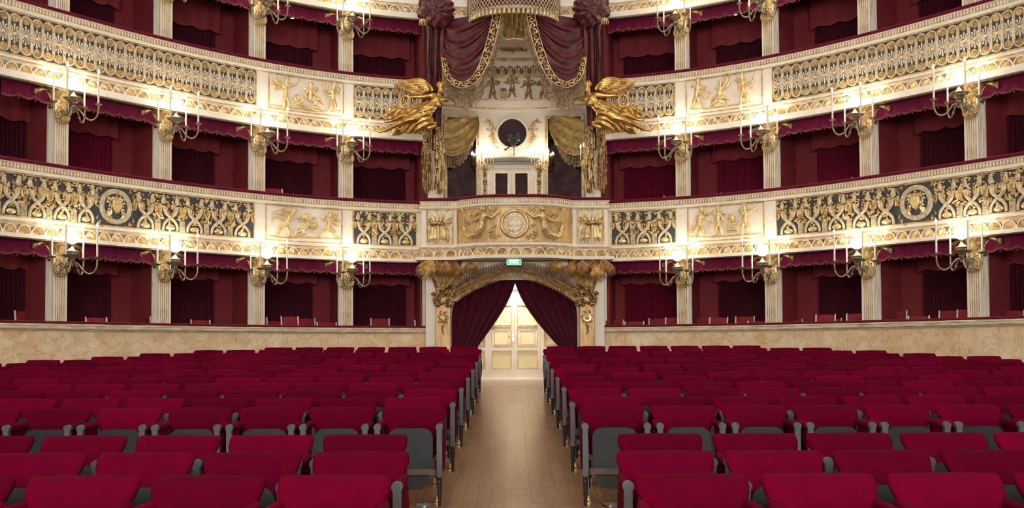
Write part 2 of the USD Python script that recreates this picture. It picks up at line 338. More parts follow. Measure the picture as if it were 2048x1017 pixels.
seat0 = None; nseat = 0
for r, (y, z) in enumerate(seat_rows):
    for side, word in ((-1, 'left'), (1, 'right')):
        k = 0
        while k < 18:
            x = side*(edges[r] + k*.638)
            px = CX + FPX*(x/y) + 12
            if px < -150 or px > 2190: break
            if y + .14 > _g(x + side*.31) - .12: break
            lab = 'crimson velvet stalls seat, %s row from front, %s %s of the aisle' % (ORD[r], ORD[k], word)
            jy = .006*math.sin(r*7.1+k*3.3)
            if seat0 is None:
                seat0 = make_seat(lab); op = UsdGeom.Xformable(seat0).GetOrderedXformOps(); op[0].Set(Gf.Vec3d(x, y, float(z)))
            else: dup(seat0, (x, y+jy, z), .012*math.sin(r*3.7+k*5.1), lab)
            nseat += 1; k += 1
print('seats', nseat, 'planks', npl)
for sx, px in ((-1, 848), (1, 1222)):
    p = at(px, 997, 9.05); z = float(fz(p[1]))
    v = thing('floor_vent', 'round steel floor vent under the aisle seat %s of the aisle' % ('left' if sx < 0 else 'right'), 'floor vent', (p[0], p[1], z))
    obj('rim', MB().lathe([(.075, 0), (.075, .006), (.062, .008), (.058, .004), (.058, 0)], 20), 'steel', v, 40)
    mb = MB()
    for k in range(7):
        w = math.sqrt(max(.0001, .058**2-(-.048+.016*k)**2)); mb.box((0, -.048+.016*k, .003), (2*w, .006, .005))
    obj('grille', mb, 'steel', v); obj('duct_plate', MB().lathe([(.0, .001), (.058, .001), (.058, -.004), (0, -.004)], 16), 'black_plastic', v)

# ------------------------------------------------------------------ horseshoe of boxes: walls, fascias, columns
COLPX = [(114, 323.5, 513, 691), (1367, 1545, 1740, 1953)]
RCOL = ring_off(-.16)
SCOL = [[RCOL.hit(p) for p in COLPX[0]], [RCOL.hit(p) for p in COLPX[1]]]
SCOL[0] = [s for s in SCOL[0]]; SCOL[1] = [s for s in SCOL[1]]
print('columns', np.round(SCOL, 2))
TIER = ['ground', 'first', 'second', 'third']; SIDE = ['left', 'right']
def sgn(i): return -1 if i == 0 else 1
def uvbox(mb, sc=1.0): return None
BACK = -1.25
RB = ring_off(0)
def ring_wall(s0, s1, off, z0, z1, th=.06, flipuv=False):
    S = np.linspace(s0, s1, max(2, int((s1-s0)/.3)+1)); P = np.array([[[*RING.pos(np.array(s), np.array(off)), z] for z in (z0, z1)] for s in S])
    v, f = MB().grid(P, th).arr(); uv = np.array([[s, z] for s in S for z in (z0, z1)]*2); return (v, f), uv
for ti in range(3):
    zf = (.95, TOP[1]-.95, TOP[2]-.95)[ti]; zc = CEIL[ti] + (.02 if ti < 3 else 0)
    for si in (0, 1):
        a, b = (-S_END, -S_RB+.02) if si == 0 else (S_RB-.02, S_END)
        w = thing('wall_back', 'crimson damask back walls and partitions of the %s tier boxes, %s side' % (TIER[ti], SIDE[si]), 'wall', kind='structure')
        m, uv = ring_wall(a, b, BACK, zf, zc+.25); obj('back_panel', m, 'damask', w, uv=uv)
        for k, s in enumerate(SCOL[si] + [sgn(si)*(S_RB+.0), sgn(si)*11.25]):
            p0, p1 = RING.pos(np.array(s), np.array(-.32)), RING.pos(np.array(s), np.array(BACK)); n = (p1-p0)/np.linalg.norm(p1-p0); tn = np.array([-n[1], n[0]])*.035
            q = [p0-tn, p1-tn, p1+tn, p0+tn]; L = np.linalg.norm(p1-p0)
            v = np.array([[*c, z] for z in (zf, zc+.2) for c in q]); vv = v[[0, 1, 5, 4, 1, 2, 6, 5, 2, 3, 7, 6, 3, 0, 4, 7]]
            uu = np.array([[0, zf], [L, zf], [L, zc], [0, zc]]*4); obj('partition', (vv, np.arange(16).reshape(4, 4)), 'damask', w, uv=uu)
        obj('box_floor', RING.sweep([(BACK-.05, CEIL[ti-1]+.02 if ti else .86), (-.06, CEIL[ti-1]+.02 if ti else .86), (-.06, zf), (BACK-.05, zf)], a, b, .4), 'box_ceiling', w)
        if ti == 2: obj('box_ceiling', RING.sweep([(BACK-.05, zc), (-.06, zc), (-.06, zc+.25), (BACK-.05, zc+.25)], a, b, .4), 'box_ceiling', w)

# ---- ornaments, drawn flat: x along the balcony, y up, z proud of it
def rosette(c, r, h=.03, n=14):
    return MB().lathe([(r, 0), (r, .6*h), (.9*r, h), (.76*r, .7*h), (.7*r, .3*h), (.52*r, .35*h), (.38*r, .95*h), (.2*r, h), (.12*r, .25*h), (.0, .2*h)][::-1], n, (*c, 0)).mapped(lambda v: v)
def stadium(w, h, n=8):
    r = w/2; a = np.linspace(0, math.pi, n); top = [(r*math.cos(t), h/2-r+r*math.sin(t)) for t in a]; bot = [(-r*math.cos(t), -h/2+r-r*math.sin(t)) for t in a]; return np.array(top+bot)
def loop_strip(outer, inner, z0, z1):
    n = len(outer); v = np.vstack([np.column_stack([o, np.full(n, z)]) for o, z in ((outer, z0), (outer, z1), (inner, z1), (inner, z0))])
    return MB().add(v, [[a*n+i, a*n+(i+1) % n, (a+1)*n+(i+1) % n, (a+1)*n+i] for a in range(3) for i in range(n)])
def petal(mb, c, ang, L, w, z=.012):
    d = np.array([math.cos(ang), math.sin(ang)]); q = np.array([-d[1], d[0]])
    pts = [c + d*L*.15, c + d*L*.55 + q*w*.35, c + d*L*.85 + q*w*.5, c + d*L, c + d*L*.85 - q*w*.5, c + d*L*.55 - q*w*.35]
    v = [[*p, 0.002] for p in pts] + [[*(c+d*L*.25), z], [*(c+d*L*.85), z*1.6]]
    mb.add(v, [[0, 6, 1], [1, 6, 7], [1, 7, 2], [2, 7, 3], [3, 7, 4], [4, 7, 5], [5, 7, 6], [5, 6, 0]]); return mb
def anthemion(c, w, h):
    mb = MB(); c = np.array(c)
    for s in (1, -1):
        for a, k in ((0, 1.0), (.42, .84), (-.42, .84), (.85, .64), (-.85, .64), (1.32, .50), (-1.32, .50)):
            L = h*.47*k; petal(mb, c, s*math.pi/2 + a, L, .044 if a else .048, .018)
    mb.lathe([(0, .028), (.018, .026), (.03, .014), (.03, 0)], 8, (*c, 0)); return mb
def shell_fan(w, h, n=13):
    P = np.zeros((n*2-1, 4, 3))
    for i in range(n*2-1):
        a = math.pi*i/(n*2-2)
        for j, r in enumerate((.12, .45, .8, 1.0)):
            P[i, j] = (math.cos(a)*w/2*.86*r, math.sin(a)*h*.86*r - .0, (.012 + .028*math.sin(math.pi*min(1, r*.75+.15)) + (.012 if i % 2 else -.004)*r))
    return MB().grid(P)
def shell_rim(w, h):
    a = np.linspace(0, math.pi, 11); return MB().tube(np.column_stack([np.cos(a)*w*.47, np.sin(a)*h*.95, np.full(11, .032)]), .0125, 5)
def leaf_cluster(seed, c, w, h, n=12, sz=.03):
    r = random.Random(seed); mb = MB()
    for i in range(n):
        x, y = c[0] + r.uniform(-.5, .5)*w, c[1] + r.uniform(-.5, .5)*h; a = r.uniform(0, math.pi); R = np.array([[math.cos(a), -math.sin(a), 0], [math.sin(a), math.cos(a), 0], [0, 0, 1]])
        v, f = ICO['o'] if n > 14 else ICO[0]; mb.add((v*np.array([sz*r.uniform(.7, 1.3), sz*.5, .022])) @ R.T + [x, y, .018+r.uniform(0, .012)], f)
    return mb
def frame(w, h, t, z, mb=None):
    mb = mb or MB()
    for c, s in (((0, h/2-t/2), (w, t)), ((0, -h/2+t/2), (w, t)), ((-w/2+t/2, 0), (t, h-2*t)), ((w/2-t/2, 0), (t, h-2*t))):
        nx = max(1, int(s[0]/.2))
        for k in range(nx): mb.box((c[0]-s[0]/2+s[0]*(k+.5)/nx, c[1], z/2), (s[0]/nx, s[1], z))
    return mb
def subdiv_sheet(w, h, z, th):
    n = max(2, int(w/.15)); P = np.array([[[x, y, z] for y in (-h/2, h/2)] for x in np.linspace(-w/2, w/2, n)]); return MB().grid(P, th)
def fascia_profile(T, S):
    return [(-.20, T), (.04, T), (.05, T-.012), (.045, T-.02), (.02, T-.025), (.02, T-.115), (.05, T-.125), (.055, T-.15), (.03, T-.18), (.0, T-.185), (.0, T-.995), (.03, T-1.0), (.055, T-1.03), (.055, T-1.05), (.03, T-1.065), (.01, T-1.075), (.01, T-1.23),
            (.11, T-1.238), (.125, T-1.25), (.125, S+.005), (.115, S), (-.06, S), (-.06, T-.2), (-.20, T-.2)][::-1]
SH_P = .258
def fascia(b, PT, s0, s1, T, S, runs=None):
    obj('fascia_body', PT.sweep(fascia_profile(T, S), s0, s1, .2 if PT is RING else None), 'cream', b, 35)
    obj('dentil_ground', PT.sweep([(.0, T-.114), (.0, T-.026), (.024, T-.026), (.024, T-.114)], s0, s1, .2 if PT is RING else None), 'gilt_line', b)
    obj('shell_ground', PT.sweep([(.0, T-1.228), (.0, T-1.08), (.014, T-1.08), (.014, T-1.228)], s0, s1, .2 if PT is RING else None), 'old_gold', b)
    obj('gilt_moulding', PT.sweep([(.052, T-1.052), (.062, T-1.04), (.062, T-1.028), (.05, T-1.02)], s0, s1, .2 if PT is RING else None).add(PT.sweep([(.0, T-.19), (.008, T-.196), (.008, T-.186), (.0, T-.184)], s0, s1, .2 if PT is RING else None)), 'gilt_line', b)
    mb = MB(); runs = runs or [(s0, s1)]
    for r0, r1 in runs:
        n = int((r1-r0)/.0625)
        for k in range(n):
            x = r0+(r1-r0)*(k+.5)/n; q = MB().lathe([(0, 0), (.019, .004), (.021, .03), (.021, .065), (.017, .078), (0, .082)], 6); q.mapped(lambda v: np.column_stack([v[:, 0]+x, v[:, 2]-.106, .016-v[:, 1]])); mb.add(q)
    obj('dentil_band', mb.mapped(PT.map(0, T)), 'cream', b, 50, kind='stuff')
    obj('cushion', PT.sweep([(-.05, T), (.065, T), (.078, T+.02), (.07, T+.05), (.03, T+.068), (-.03, T+.064), (-.05, T+.05)], s0, s1, .2 if PT is RING else None), 'rail_velvet', b, 50)
    for r0, r1 in runs:
        n = max(1, round((r1-r0)/SH_P))
        for k in range(n):
            x = r0+(r1-r0)*(k+.5)/n; w = (r1-r0)/n
            sh = obj('shell', shell_fan(w, .155).mapped(PT.map(x, T-1.232)), 'gold', b, False)
            obj('shell_rim', shell_rim(w, .155).mapped(PT.map(x, T-1.232)), 'cream', sh, True)
    if PT is RING: obj('soffit_panel', PT.sweep([(-.04, S-.012), (.06, S-.012), (.06, S+.002), (-.04, S+.002)], s0+.15, s1-.15, .3 if PT is RING else None), 'bronze', b)
def panel(b, PT, s0, s1, T, ground, name='ornament_panel'):
    w = s1-s0; h = .735; z0 = T-.20-h/2-.005; p = obj(name, subdiv_sheet(w, h, .006, .012).mapped(PT.map((s0+s1)/2, z0)), ground, b)
    obj('panel_frame', frame(w+.03, h+.03, .022, .026).mapped(PT.map((s0+s1)/2, z0)), 'gilt_line', p); return p, (s0+s1)/2, w, z0
def lattice(b, s0, s1, T, pitch=.205, base=0):
    p, c, w, z0 = panel(b, RING, s0, s1, T, 'slate', 'lattice_panel'); n = round((w-.03)/pitch)
    for k in range(n):
        x = c - (w-.03)/2 + (w-.03)*(k+.5)/n; pw = (w-.03)/n; fn = RING.map(x, z0+0)
        obj('lattice_ring', loop_strip(stadium(pw, .70), stadium(pw-.055, .645), .004, .03).mapped(fn), 'pale_gold', p)
        for s in (1, -1): obj('rosette', rosette((0, s*(.345-pw/2+.012)), .066, .034).mapped(fn), 'gold', p, 50)
        obj('anthemion', anthemion((0, 0), .15, .40).mapped(RING.map(x, z0)), 'dentil', p)
        mb = MB(); petal(mb, np.array([pw/2, .35]), -math.pi/2, .09, .03, .02); petal(mb, np.array([pw/2, -.35]), math.pi/2, .09, .03, .02); obj('spandrel', mb.mapped(fn), 'gilt_line', p)
def horn_unit(p, PT, x, z0, w, seed):
    fn = PT.map(x, z0-.3675); q = w/.485; mb = MB()
    for s in (1, -1):
        pts = bez([(-s*.14*q, .015, .02), (-s*.16*q, .20, .03), (-s*.04*q, .26, .04), (s*.14*q, .31, .04), (s*.125*q, .47, .03)], 12)
        mb.tube(pts, np.linspace(.027, .038, 12), 7)
        mb.add(MB().lathe([(0, .0), (.05, .0), (.052, .02), (.042, .03), (0, .03)], 8).mapped(lambda v: np.column_stack([v[:, 0]+s*.135*q, v[:, 2]+.465, .03-v[:, 1]*.6])))
    obj('crossed_horns', mb.mapped(fn), 'pale_gold', p, True)
    for s in (1, -1):
        mb = MB().lathe([(0, 0), (.036, 0), (.054, .05), (.044, .10), (.026, .14), (.038, .165), (.0, .17)], 8); mb.mapped(lambda v: np.column_stack([v[:, 0]+s*.135*q, v[:, 2]+.535, .02-v[:, 1]*.6])); f = obj('horn_finial', mb.mapped(fn), 'pale_gold', p, True)
        mb = leaf_cluster(seed+s, (s*.135*q, .525), .21*q, .14, 17, .040).add(leaf_cluster(seed+5+s, (s*.135*q-.088*q, .43), .055, .19, 9, .038)).add(leaf_cluster(seed+7+s, (s*.135*q+.088*q, .43), .055, .19, 9, .038)).ball((s*.135*q-.055*q, .42, .03), 1, (.022, .075, .03), 1).ball((s*.135*q+.055*q, .42, .03), 1, (.022, .075, .03), 1).add(leaf_cluster(seed+9+s, (s*.135*q, .68), .21*q, .07, 10, .034))
        obj('gilt_leaves', mb.mapped(fn), 'gold', f)
    mb = MB().ball((0, .075, .02), 1, (.098*q, .055, .045), 1).add(leaf_cluster(seed+11, (0, .17), .09, .12, 10, .030)); obj('fruit_dish', mb.mapped(fn), 'bright_gold', p, True)
def basket_unit(p, PT, x, z0, seed):
    fn = PT.map(x, z0-.3675); mb = MB(); n = 6
    for r in range(6):
        for k in range(3): mb.ball((-.036+.036*k + (.006 if r % 2 else -.006), .03+.034*r, .025), 1, (.022, .02, .022), 'o')
    b = obj('woven_basket', mb.box((0, .115, .012), (.115, .21, .02)).mapped(fn), 'pale_gold', p)
    obj('basket_leaves', leaf_cluster(seed, (0, .275), .25, .12, 20, .044).add(leaf_cluster(seed+3, (0, .37), .11, .10, 8, .036)).mapped(fn), 'gold', b)
def medallion(b, PT, s, z0, r, side):
    fn = PT.map(s, z0); m = obj('medallion', MB().lathe([(0, .03), (r*.72, .03), (r*.74, .012), (r*.74, 0)][::-1][::-1], 40).mapped(fn), 'slate', b, 40)
    obj('medallion_ring', MB().lathe([(r*.70, .012), (r*.72, .045), (r*.80, .06), (r*.86, .045), (r*.92, .065), (r*.98, .05), (r*1.0, .0)][::-1], 44).mapped(fn), 'pale_gold', m, True)
    rr = random.Random(5); k = r/.33*1.05; mb = leaf_cluster(77, (0, .02), .36, .32, 34, .036)
    sh = Polygon([(-.085, .11), (.085, .11), (.09, .0), (.05, -.085), (0, -.12), (-.05, -.085), (-.09, 0)]); mb.prism(affinity.scale(sh, k, k, origin=(0, 0)), .05, .03).prism(affinity.scale(sh.buffer(-.022), k, k, origin=(0, 0)), .018, .08)
    for i in range(5): mb.ball(((-.08+.04*i)*k, .15*k, .06), .02*k, sub=0)
    mb.box((0, .128*k, .05), (.19*k, .022, .04)); mb.ball((0, .19*k, .055), .022*k, sub=0)
    for s2 in (1, -1):
        for j in range(5):
            c = (s2*(.125+.02*math.sin(j*2))*k, (.11-.06*j)*k); t = np.linspace(0, 4.6, 9)
            mb.tube(np.column_stack([c[0]+s2*.035*k*np.cos(t)*(1-t/7), c[1]+.035*k*np.sin(t)*(1-t/7), np.full(9, .05)]), .013*k, 5)
        for j in range(3): mb.tube(bez([(s2*.09*k, (-.08-.02*j)*k, .05), (s2*.16*k, (-.10-.03*j)*k, .06), (s2*(.17-.04*j)*k, (-.17-.012*j)*k, .05)], 5), .015*k, 5)
    obj('crest', mb.mapped(fn), 'bright_gold', m, 40)
    mb = MB()
    for cx in (-1, 1):
        for cy in (-1, 1):
            for j in range(4):
                a = math.atan2(cy, cx) + (-.36+.24*j); q = r*(1.10+.05*(j % 2)); petal(mb, np.array([q*math.cos(a), q*math.sin(a)]), a + (.8 if j < 2 else -.8), .13, .05, .03)
    obj('corner_leaves', mb.mapped(fn), 'gold', m)

def figure_map(ox, oy, sc, off=.0):
    """Zoomed-photograph coordinates of a relief on the ring -> flat relief coordinates (s, z, off)."""
    def f(zx, zy):
        px, py = ox + zx/sc, oy + zy/sc; s = RING.hit(px); y = RING.pos(np.array(s))[1]; return s, at(px, py, float(y))[2]
    return f
def limb(J, links, names, pts, f, offs, rs):
    for n, (x, y), o, r in zip(names, pts, offs, rs): s, z = f(x, y); J[n] = (s, z, o, r)
def putto(parent, f, head, neck, chest, hip, arms, legs, wings, hair=1, k=1.0, PT=None, matn='bright_gold'):
    J, L = {}, []
    limb(J, L, ['head', 'jaw', 'chest', 'belly', 'hip'], [head, lerp(np.array(head), np.array(neck), .45), chest, lerp(np.array(chest), np.array(hip), .5), hip], f, [.05, .056, .035, .045, .035], [.050*k, .040*k, .054*k, .054*k, .055*k])
    limb(J, L, ['neck'], [neck], f, [.042], [.026*k])
    L += [('head', 'jaw'), ('jaw', 'neck'), ('neck', 'chest'), ('chest', 'belly'), ('belly', 'hip')]
    for i, a in enumerate(arms):
        n = ['sh%d' % i, 'el%d' % i, 'ha%d' % i, 'fi%d' % i]; a = [np.array(q, float) for q in a]; tip = a[2] + (a[2]-a[1])/max(1, np.linalg.norm(a[2]-a[1]))*9
        limb(J, L, n, [*a, tip], f, [.045, .055, .062, .06], [.034*k, .025*k, .018*k, .013*k]); L += [('chest', n[0]), (n[0], n[1]), (n[1], n[2]), (n[2], n[3])]
    for i, a in enumerate(legs):
        n = ['th%d' % i, 'kn%d' % i, 'an%d' % i, 'to%d' % i]; a = [np.array(q, float) for q in a]; limb(J, L, n, a, f, [.035, .06, .035, .05], [.047*k, .036*k, .022*k, .018*k]); L += [('hip', n[0]), (n[0], n[1]), (n[1], n[2]), (n[2], n[3])]
    fn = (PT or RING).map(0, 0)
    v, fc = flesh(J, L, .018, 6)
    p = obj('putto', (fn(v), fc), matn, parent, True)
    h = J['head']; mb = MB(); r = random.Random(int(head[0])); R = h[3]
    for i in range(16): a = r.uniform(-.2, math.pi+.2); q = r.uniform(.35, 1.0)*R; mb.ball((h[0]+q*math.cos(a), h[1]+q*math.sin(a)*.9+.012, h[2]+R*.7*math.sqrt(max(0, 1-(q/R)**2))), .016*k, sub=0)
    obj('curls', mb.mapped(fn), matn, p, True)
    j = J['jaw']; mb = MB().ball((h[0], h[1]-.014, h[2]+R*.95), 1, (.007, .011, .010), 0)
    for s in (1, -1): mb.ball((h[0]+s*.018, h[1]-.001, h[2]+R*.86), .006, sub=0)
    mb.ball((h[0], h[1]-.032, h[2]+R*.80), 1, (.011, .004, .006), 0); obj('face', mb.mapped(fn), matn, p, True)
    for w in wings:
        mb = MB(); a, b = np.array(w[0], float), np.array(w[1], float); d = b-a; q = np.array([-d[1], d[0]])
        for t in np.linspace(-.42, .42, 6):
            e = a + d*(1-abs(t)*.35) + q*t; s0, z0 = f(*a); s1, z1 = f(*e); mb.tube([(s0, z0, .02), (lerp(s0, s1, .55), lerp(z0, z1, .55), .034), (s1, z1, .018)], [.014, .024, .008], 5)
        obj('wing', mb.mapped(fn), matn, p, True)
    return p
def prop(parent, name, mb, PT=None, matn='bright_gold'): return obj(name, mb.mapped((PT or RING).map(0, 0)), matn, parent, True)
def pts3(f, pts, off): return [(*f(*p), off) for p in pts]

def relief_panel(b, px0, px1, T):
    p, c, w, z0 = panel(b, RING, RING.hit(px0), RING.hit(px1), T, 'cream', 'relief_panel'); return p
def ground_strip(p, f, pts): return prop(p, 'rocky_ground', MB().tube(spline(pts3(f, pts, .012), 24), .02, 6))
def relief_A(p):
    f = figure_map(512, 0, 2.99); ground_strip(p, f, [(85, 632), (180, 640), (300, 660), (400, 668), (510, 668)])
    putto(p, f, (178, 476), (175, 500), (170, 525), (172, 575), [((190, 510), (222, 512), (246, 484)), ((152, 512), (122, 500), (100, 472))], [((165, 595), (160, 620), (156, 655), (148, 660)), ((182, 595), (188, 622), (186, 652), (196, 660))], [((158, 515), (95, 470)), ((150, 530), (108, 520))])
    putto(p, f, (228, 592), (240, 612), (262, 628), (310, 648), [((250, 618), (225, 628), (212, 645)), ((262, 612), (275, 600), (262, 585))], [((322, 650), (350, 645), (385, 655), (396, 652)), ((315, 655), (345, 662), (375, 664), (388, 664))], [((255, 612), (232, 566))], k=.85)
    putto(p, f, (322, 508), (322, 530), (322, 552), (318, 595), [((305, 545), (288, 572), (300, 592)), ((340, 550), (352, 575), (335, 588))], [((330, 600), (352, 612), (330, 640), (318, 652)), ((335, 598), (368, 592), (392, 622), (404, 630))], [((338, 548), (372, 530)), ((305, 545), (284, 528))])
    putto(p, f, (464, 505), (460, 528), (455, 552), (455, 595), [((440, 550), (420, 562), (402, 555)), ((470, 552), (452, 575), (425, 572))], [((448, 610), (445, 635), (438, 660), (425, 664)), ((462, 610), (470, 635), (474, 664), (484, 668))], [((475, 545), (502, 528)), ((472, 560), (500, 556))])
    mb = MB()
    for x in (-1, 1): mb.tube(spline(pts3(f, [(408+x*14, 492), (408+x*20, 520), (408+x*12, 545), (408, 552)], .05), 9), .010, 5)
    for x in (-6, 0, 6): mb.tube(pts3(f, [(408+x, 500), (408+x, 548)], .05), .004, 4)
    prop(p, 'lyre', mb.tube(pts3(f, [(392, 496), (424, 496)], .05), .008, 5))
def relief_B(p):
    f = figure_map(1024, 0, 2.99); ground_strip(p, f, [(1068, 655), (1140, 655), (1250, 640), (1330, 630), (1420, 612)])
    putto(p, f, (1124, 486), (1122, 508), (1118, 530), (1112, 578), [((1132, 525), (1155, 535), (1172, 520)), ((1105, 528), (1135, 560), (1165, 572))], [((1102, 595), (1098, 625), (1082, 650), (1074, 656)), ((1120, 595), (1132, 618), (1138, 646), (1150, 652))], [((1104, 522), (1078, 520)), ((1130, 520), (1140, 505))])
    prop(p, 'horn', MB().tube(spline(pts3(f, [(1160, 512), (1178, 545), (1196, 552), (1192, 575), (1160, 578)], .06), 14), np.linspace(.008, .022, 14), 6))
    putto(p, f, (1258, 494), (1258, 516), (1256, 538), (1244, 585), [((1270, 530), (1292, 500), (1304, 472)), ((1272, 540), (1300, 515), (1318, 488))], [((1236, 600), (1215, 622), (1192, 645), (1182, 640)), ((1252, 600), (1282, 610), (1296, 640), (1306, 640))], [((1240, 530), (1222, 520))])
    prop(p, 'tambourine', MB().tube([(*f(1302+20*math.cos(a), 466+20*math.sin(a)), .06) for a in np.linspace(0, 6.3, 17)], .012, 5))
    prop(p, 'drapery', MB().tube(spline(pts3(f, [(1200, 630), (1240, 580), (1290, 590), (1312, 605)], .05), 12), [.01, .02, .035, .04, .04, .045, .045, .045, .04, .03, .02, .01], 7))
    putto(p, f, (1390, 452), (1390, 474), (1392, 498), (1395, 548), [((1408, 492), (1428, 512), (1444, 522)), ((1375, 495), (1372, 525), (1382, 545))], [((1388, 565), (1384, 592), (1380, 625), (1370, 630)), ((1404, 562), (1420, 585), (1424, 612), (1436, 614))], [((1376, 490), (1346, 470)), ((1404, 490), (1428, 474))])
    prop(p, 'torch', MB().tube(pts3(f, [(1440, 535), (1450, 500), (1462, 468), (1474, 436)], .055), [.008, .022, .030, .006], 6))
def relief_C(p):
    f = figure_map(512, 310, 2.748); ground_strip(p, f, [(65, 445), (180, 455), (300, 455), (400, 462), (465, 465)])
    putto(p, f, (208, 304), (200, 324), (182, 342), (158, 385), [((200, 345), (235, 352), (266, 368)), ((168, 335), (128, 325), (98, 318))], [((150, 395), (122, 412), (106, 440), (120, 446)), ((162, 395), (174, 415), (178, 442), (192, 446))], [((185, 330), (150, 292))])
    prop(p, 'bow', MB().tube(spline(pts3(f, [(82, 325), (120, 305), (160, 290), (180, 286)], .05), 9), .012, 5)); prop(p, 'drapery', MB().tube(spline(pts3(f, [(150, 380), (110, 350), (84, 352), (90, 372)], .04), 10), [.03, .034, .03, .03, .026, .026, .022, .02, .02, .01], 6))
    putto(p, f, (312, 358), (300, 372), (284, 380), (252, 402), [((292, 392), (318, 415), (322, 440)), ((280, 372), (262, 350), (240, 362))], [((246, 410), (220, 420), (214, 442), (228, 446)), ((256, 410), (262, 430), (236, 444), (222, 446))], [((278, 370), (258, 322)), ((296, 384), (342, 392))], k=.95)
    putto(p, f, (404, 326), (404, 346), (400, 362), (396, 398), [((416, 358), (436, 345), (444, 328)), ((386, 360), (398, 340), (420, 332))], [((388, 410), (366, 425), (356, 448), (346, 450)), ((406, 410), (428, 425), (438, 452), (450, 456))], [((386, 356), (358, 342)), ((414, 368), (462, 382))])
    prop(p, 'pipe', MB().tube(pts3(f, [(412, 328), (440, 322)], .075), .008, 5))
def relief_D(p):
    f = figure_map(1024, 310, 2.748); ground_strip(p, f, [(975, 452), (1100, 452), (1250, 440), (1375, 434)])
    putto(p, f, (1046, 303), (1042, 322), (1036, 342), (1030, 380), [((1052, 340), (1078, 352), (1098, 362)), ((1020, 342), (1008, 370), (1002, 395))], [((1024, 392), (1012, 415), (1016, 444), (1006, 448)), ((1040, 390), (1052, 415), (1052, 442), (1064, 446))], [((1054, 338), (1082, 308))])
    prop(p, 'shield', MB().tube([(*f(1004+24*math.cos(a), 422+24*math.sin(a)), .05) for a in np.linspace(0, 6.3, 21)], .014, 6).ball((*f(1004, 422), .03), .07, (1, 1, .4), 1)); prop(p, 'staff', MB().tube(pts3(f, [(1084, 370), (1098, 445)], .05), .010, 5))
    putto(p, f, (1136, 295), (1136, 315), (1136, 336), (1136, 378), [((1152, 334), (1164, 352), (1152, 370)), ((1120, 334), (1108, 352), (1104, 372))], [((1128, 390), (1124, 415), (1122, 442), (1112, 446)), ((1146, 390), (1156, 412), (1158, 438), (1168, 440))], [((1120, 328), (1096, 312)), ((1152, 328), (1176, 312))])
    mb = MB(); s, z = f(1212, 400); mb.box((s, z, .04), (.19, .14, .07)); s, z = f(1212, 380); mb.box((s, z, .045), (.22, .03, .09)); s, z = f(1212, 425); mb.box((s, z, .045), (.22, .03, .09)); obj('altar', mb.mapped(RING.map(0, 0)), 'bright_gold', p)
    mb = MB(); s, z = f(1210, 350); mb.ball((s, z, .05), 1, (.07, .085, .05), 1)
    for a in np.linspace(0, 6.28, 12)[:-1]: mb.ball((s+.075*math.cos(a), z+.085*math.sin(a), .045), .024, sub=0)
    prop(p, 'theatre_mask', mb.ball((s, z-.01, .10), .014, sub=0).ball((s-.026, z+.02, .092), .011, sub=0).ball((s+.026, z+.02, .092), .011, sub=0))
    putto(p, f, (1282, 283), (1284, 302), (1288, 325), (1284, 368), [((1302, 320), (1328, 304), (1354, 286)), ((1272, 325), (1258, 345), (1246, 358))], [((1276, 380), (1268, 405), (1270, 434), (1258, 438)), ((1294, 380), (1302, 402), (1300, 430), (1312, 434))], [((1272, 316), (1246, 300)), ((1298, 316), (1318, 300))])
    prop(p, 'garland', MB().tube(spline(pts3(f, [(1354, 278), (1362, 290), (1358, 305), (1352, 318)], .055), 8), .012, 5))

bal = {}
for ti in (1, 2, 3):
    for si in (0, 1):
        T, S = TOP[ti], CEIL[ti-1]; a, b = (-S_END, -S_RB) if si == 0 else (S_RB, S_END)
        if ti == 3: a, b = (-S_END, -.01) if si == 0 else (.01, S_END)
        b_ = bal[ti, si] = thing('balcony_front', {1: 'cream and gilt balcony front of crossed horns with crest medallion, %s of the royal box', 2: 'cream and gilt balcony front with oval lattice panels, %s of the royal box', 3: 'gilt shell band of the topmost balcony cut by the frame, %s side'}[ti] % SIDE[si], 'balcony')
        fascia(b_, RING, a, b, T, S)
bal[3, 0]
H = RING.hit
lattice(bal[2, 0], H(0)-4*.205-.1, H(510), TOP[2]); lattice(bal[2, 0], H(708), H(836), TOP[2], .2)
lattice(bal[2, 1], H(1220), H(1351), TOP[2], .2); lattice(bal[2, 1], H(1549), H(2046)+.75, TOP[2])
relief_A(relief_panel(bal[2, 0], 537, 686, TOP[2])); relief_B(relief_panel(bal[2, 1], 1375, 1527, TOP[2]))
relief_C(relief_panel(bal[1, 0], 532, 683, TOP[1])); relief_D(relief_panel(bal[1, 1], 1376, 1527, TOP[1]))
def horn_panel(b, s0, s1, T, med=None, n=None, pitch=.485, seed=0):
    p, c, w, z0 = panel(b, RING, s0, s1, T, 'slate', 'horn_panel'); spans = [(s0, s1)]
    if med is not None:
        medallion(b, RING, med, z0, .335, 0); spans = [(s0, med-.36), (med+.36, s1)]
    for q0, q1 in spans:
        n = max(1, round((q1-q0)/pitch)); w = (q1-q0)/n
        for k in range(n):
            horn_unit(p, RING, q0+w*(k+.5), z0, w, seed+k*20)
            if k < n-1: basket_unit(p, RING, q0+w*(k+1), z0, seed+k*20+13)
    return p
horn_panel(bal[1, 0], H(0)-1.0, H(507), TOP[1], H(230)); horn_panel(bal[1, 0], H(706), H(832), TOP[1], None, seed=500)
horn_panel(bal[1, 1], H(1223), H(1351), TOP[1], None, seed=700); horn_panel(bal[1, 1], H(1554), H(2046)+.8, TOP[1], H(1834), seed=900)

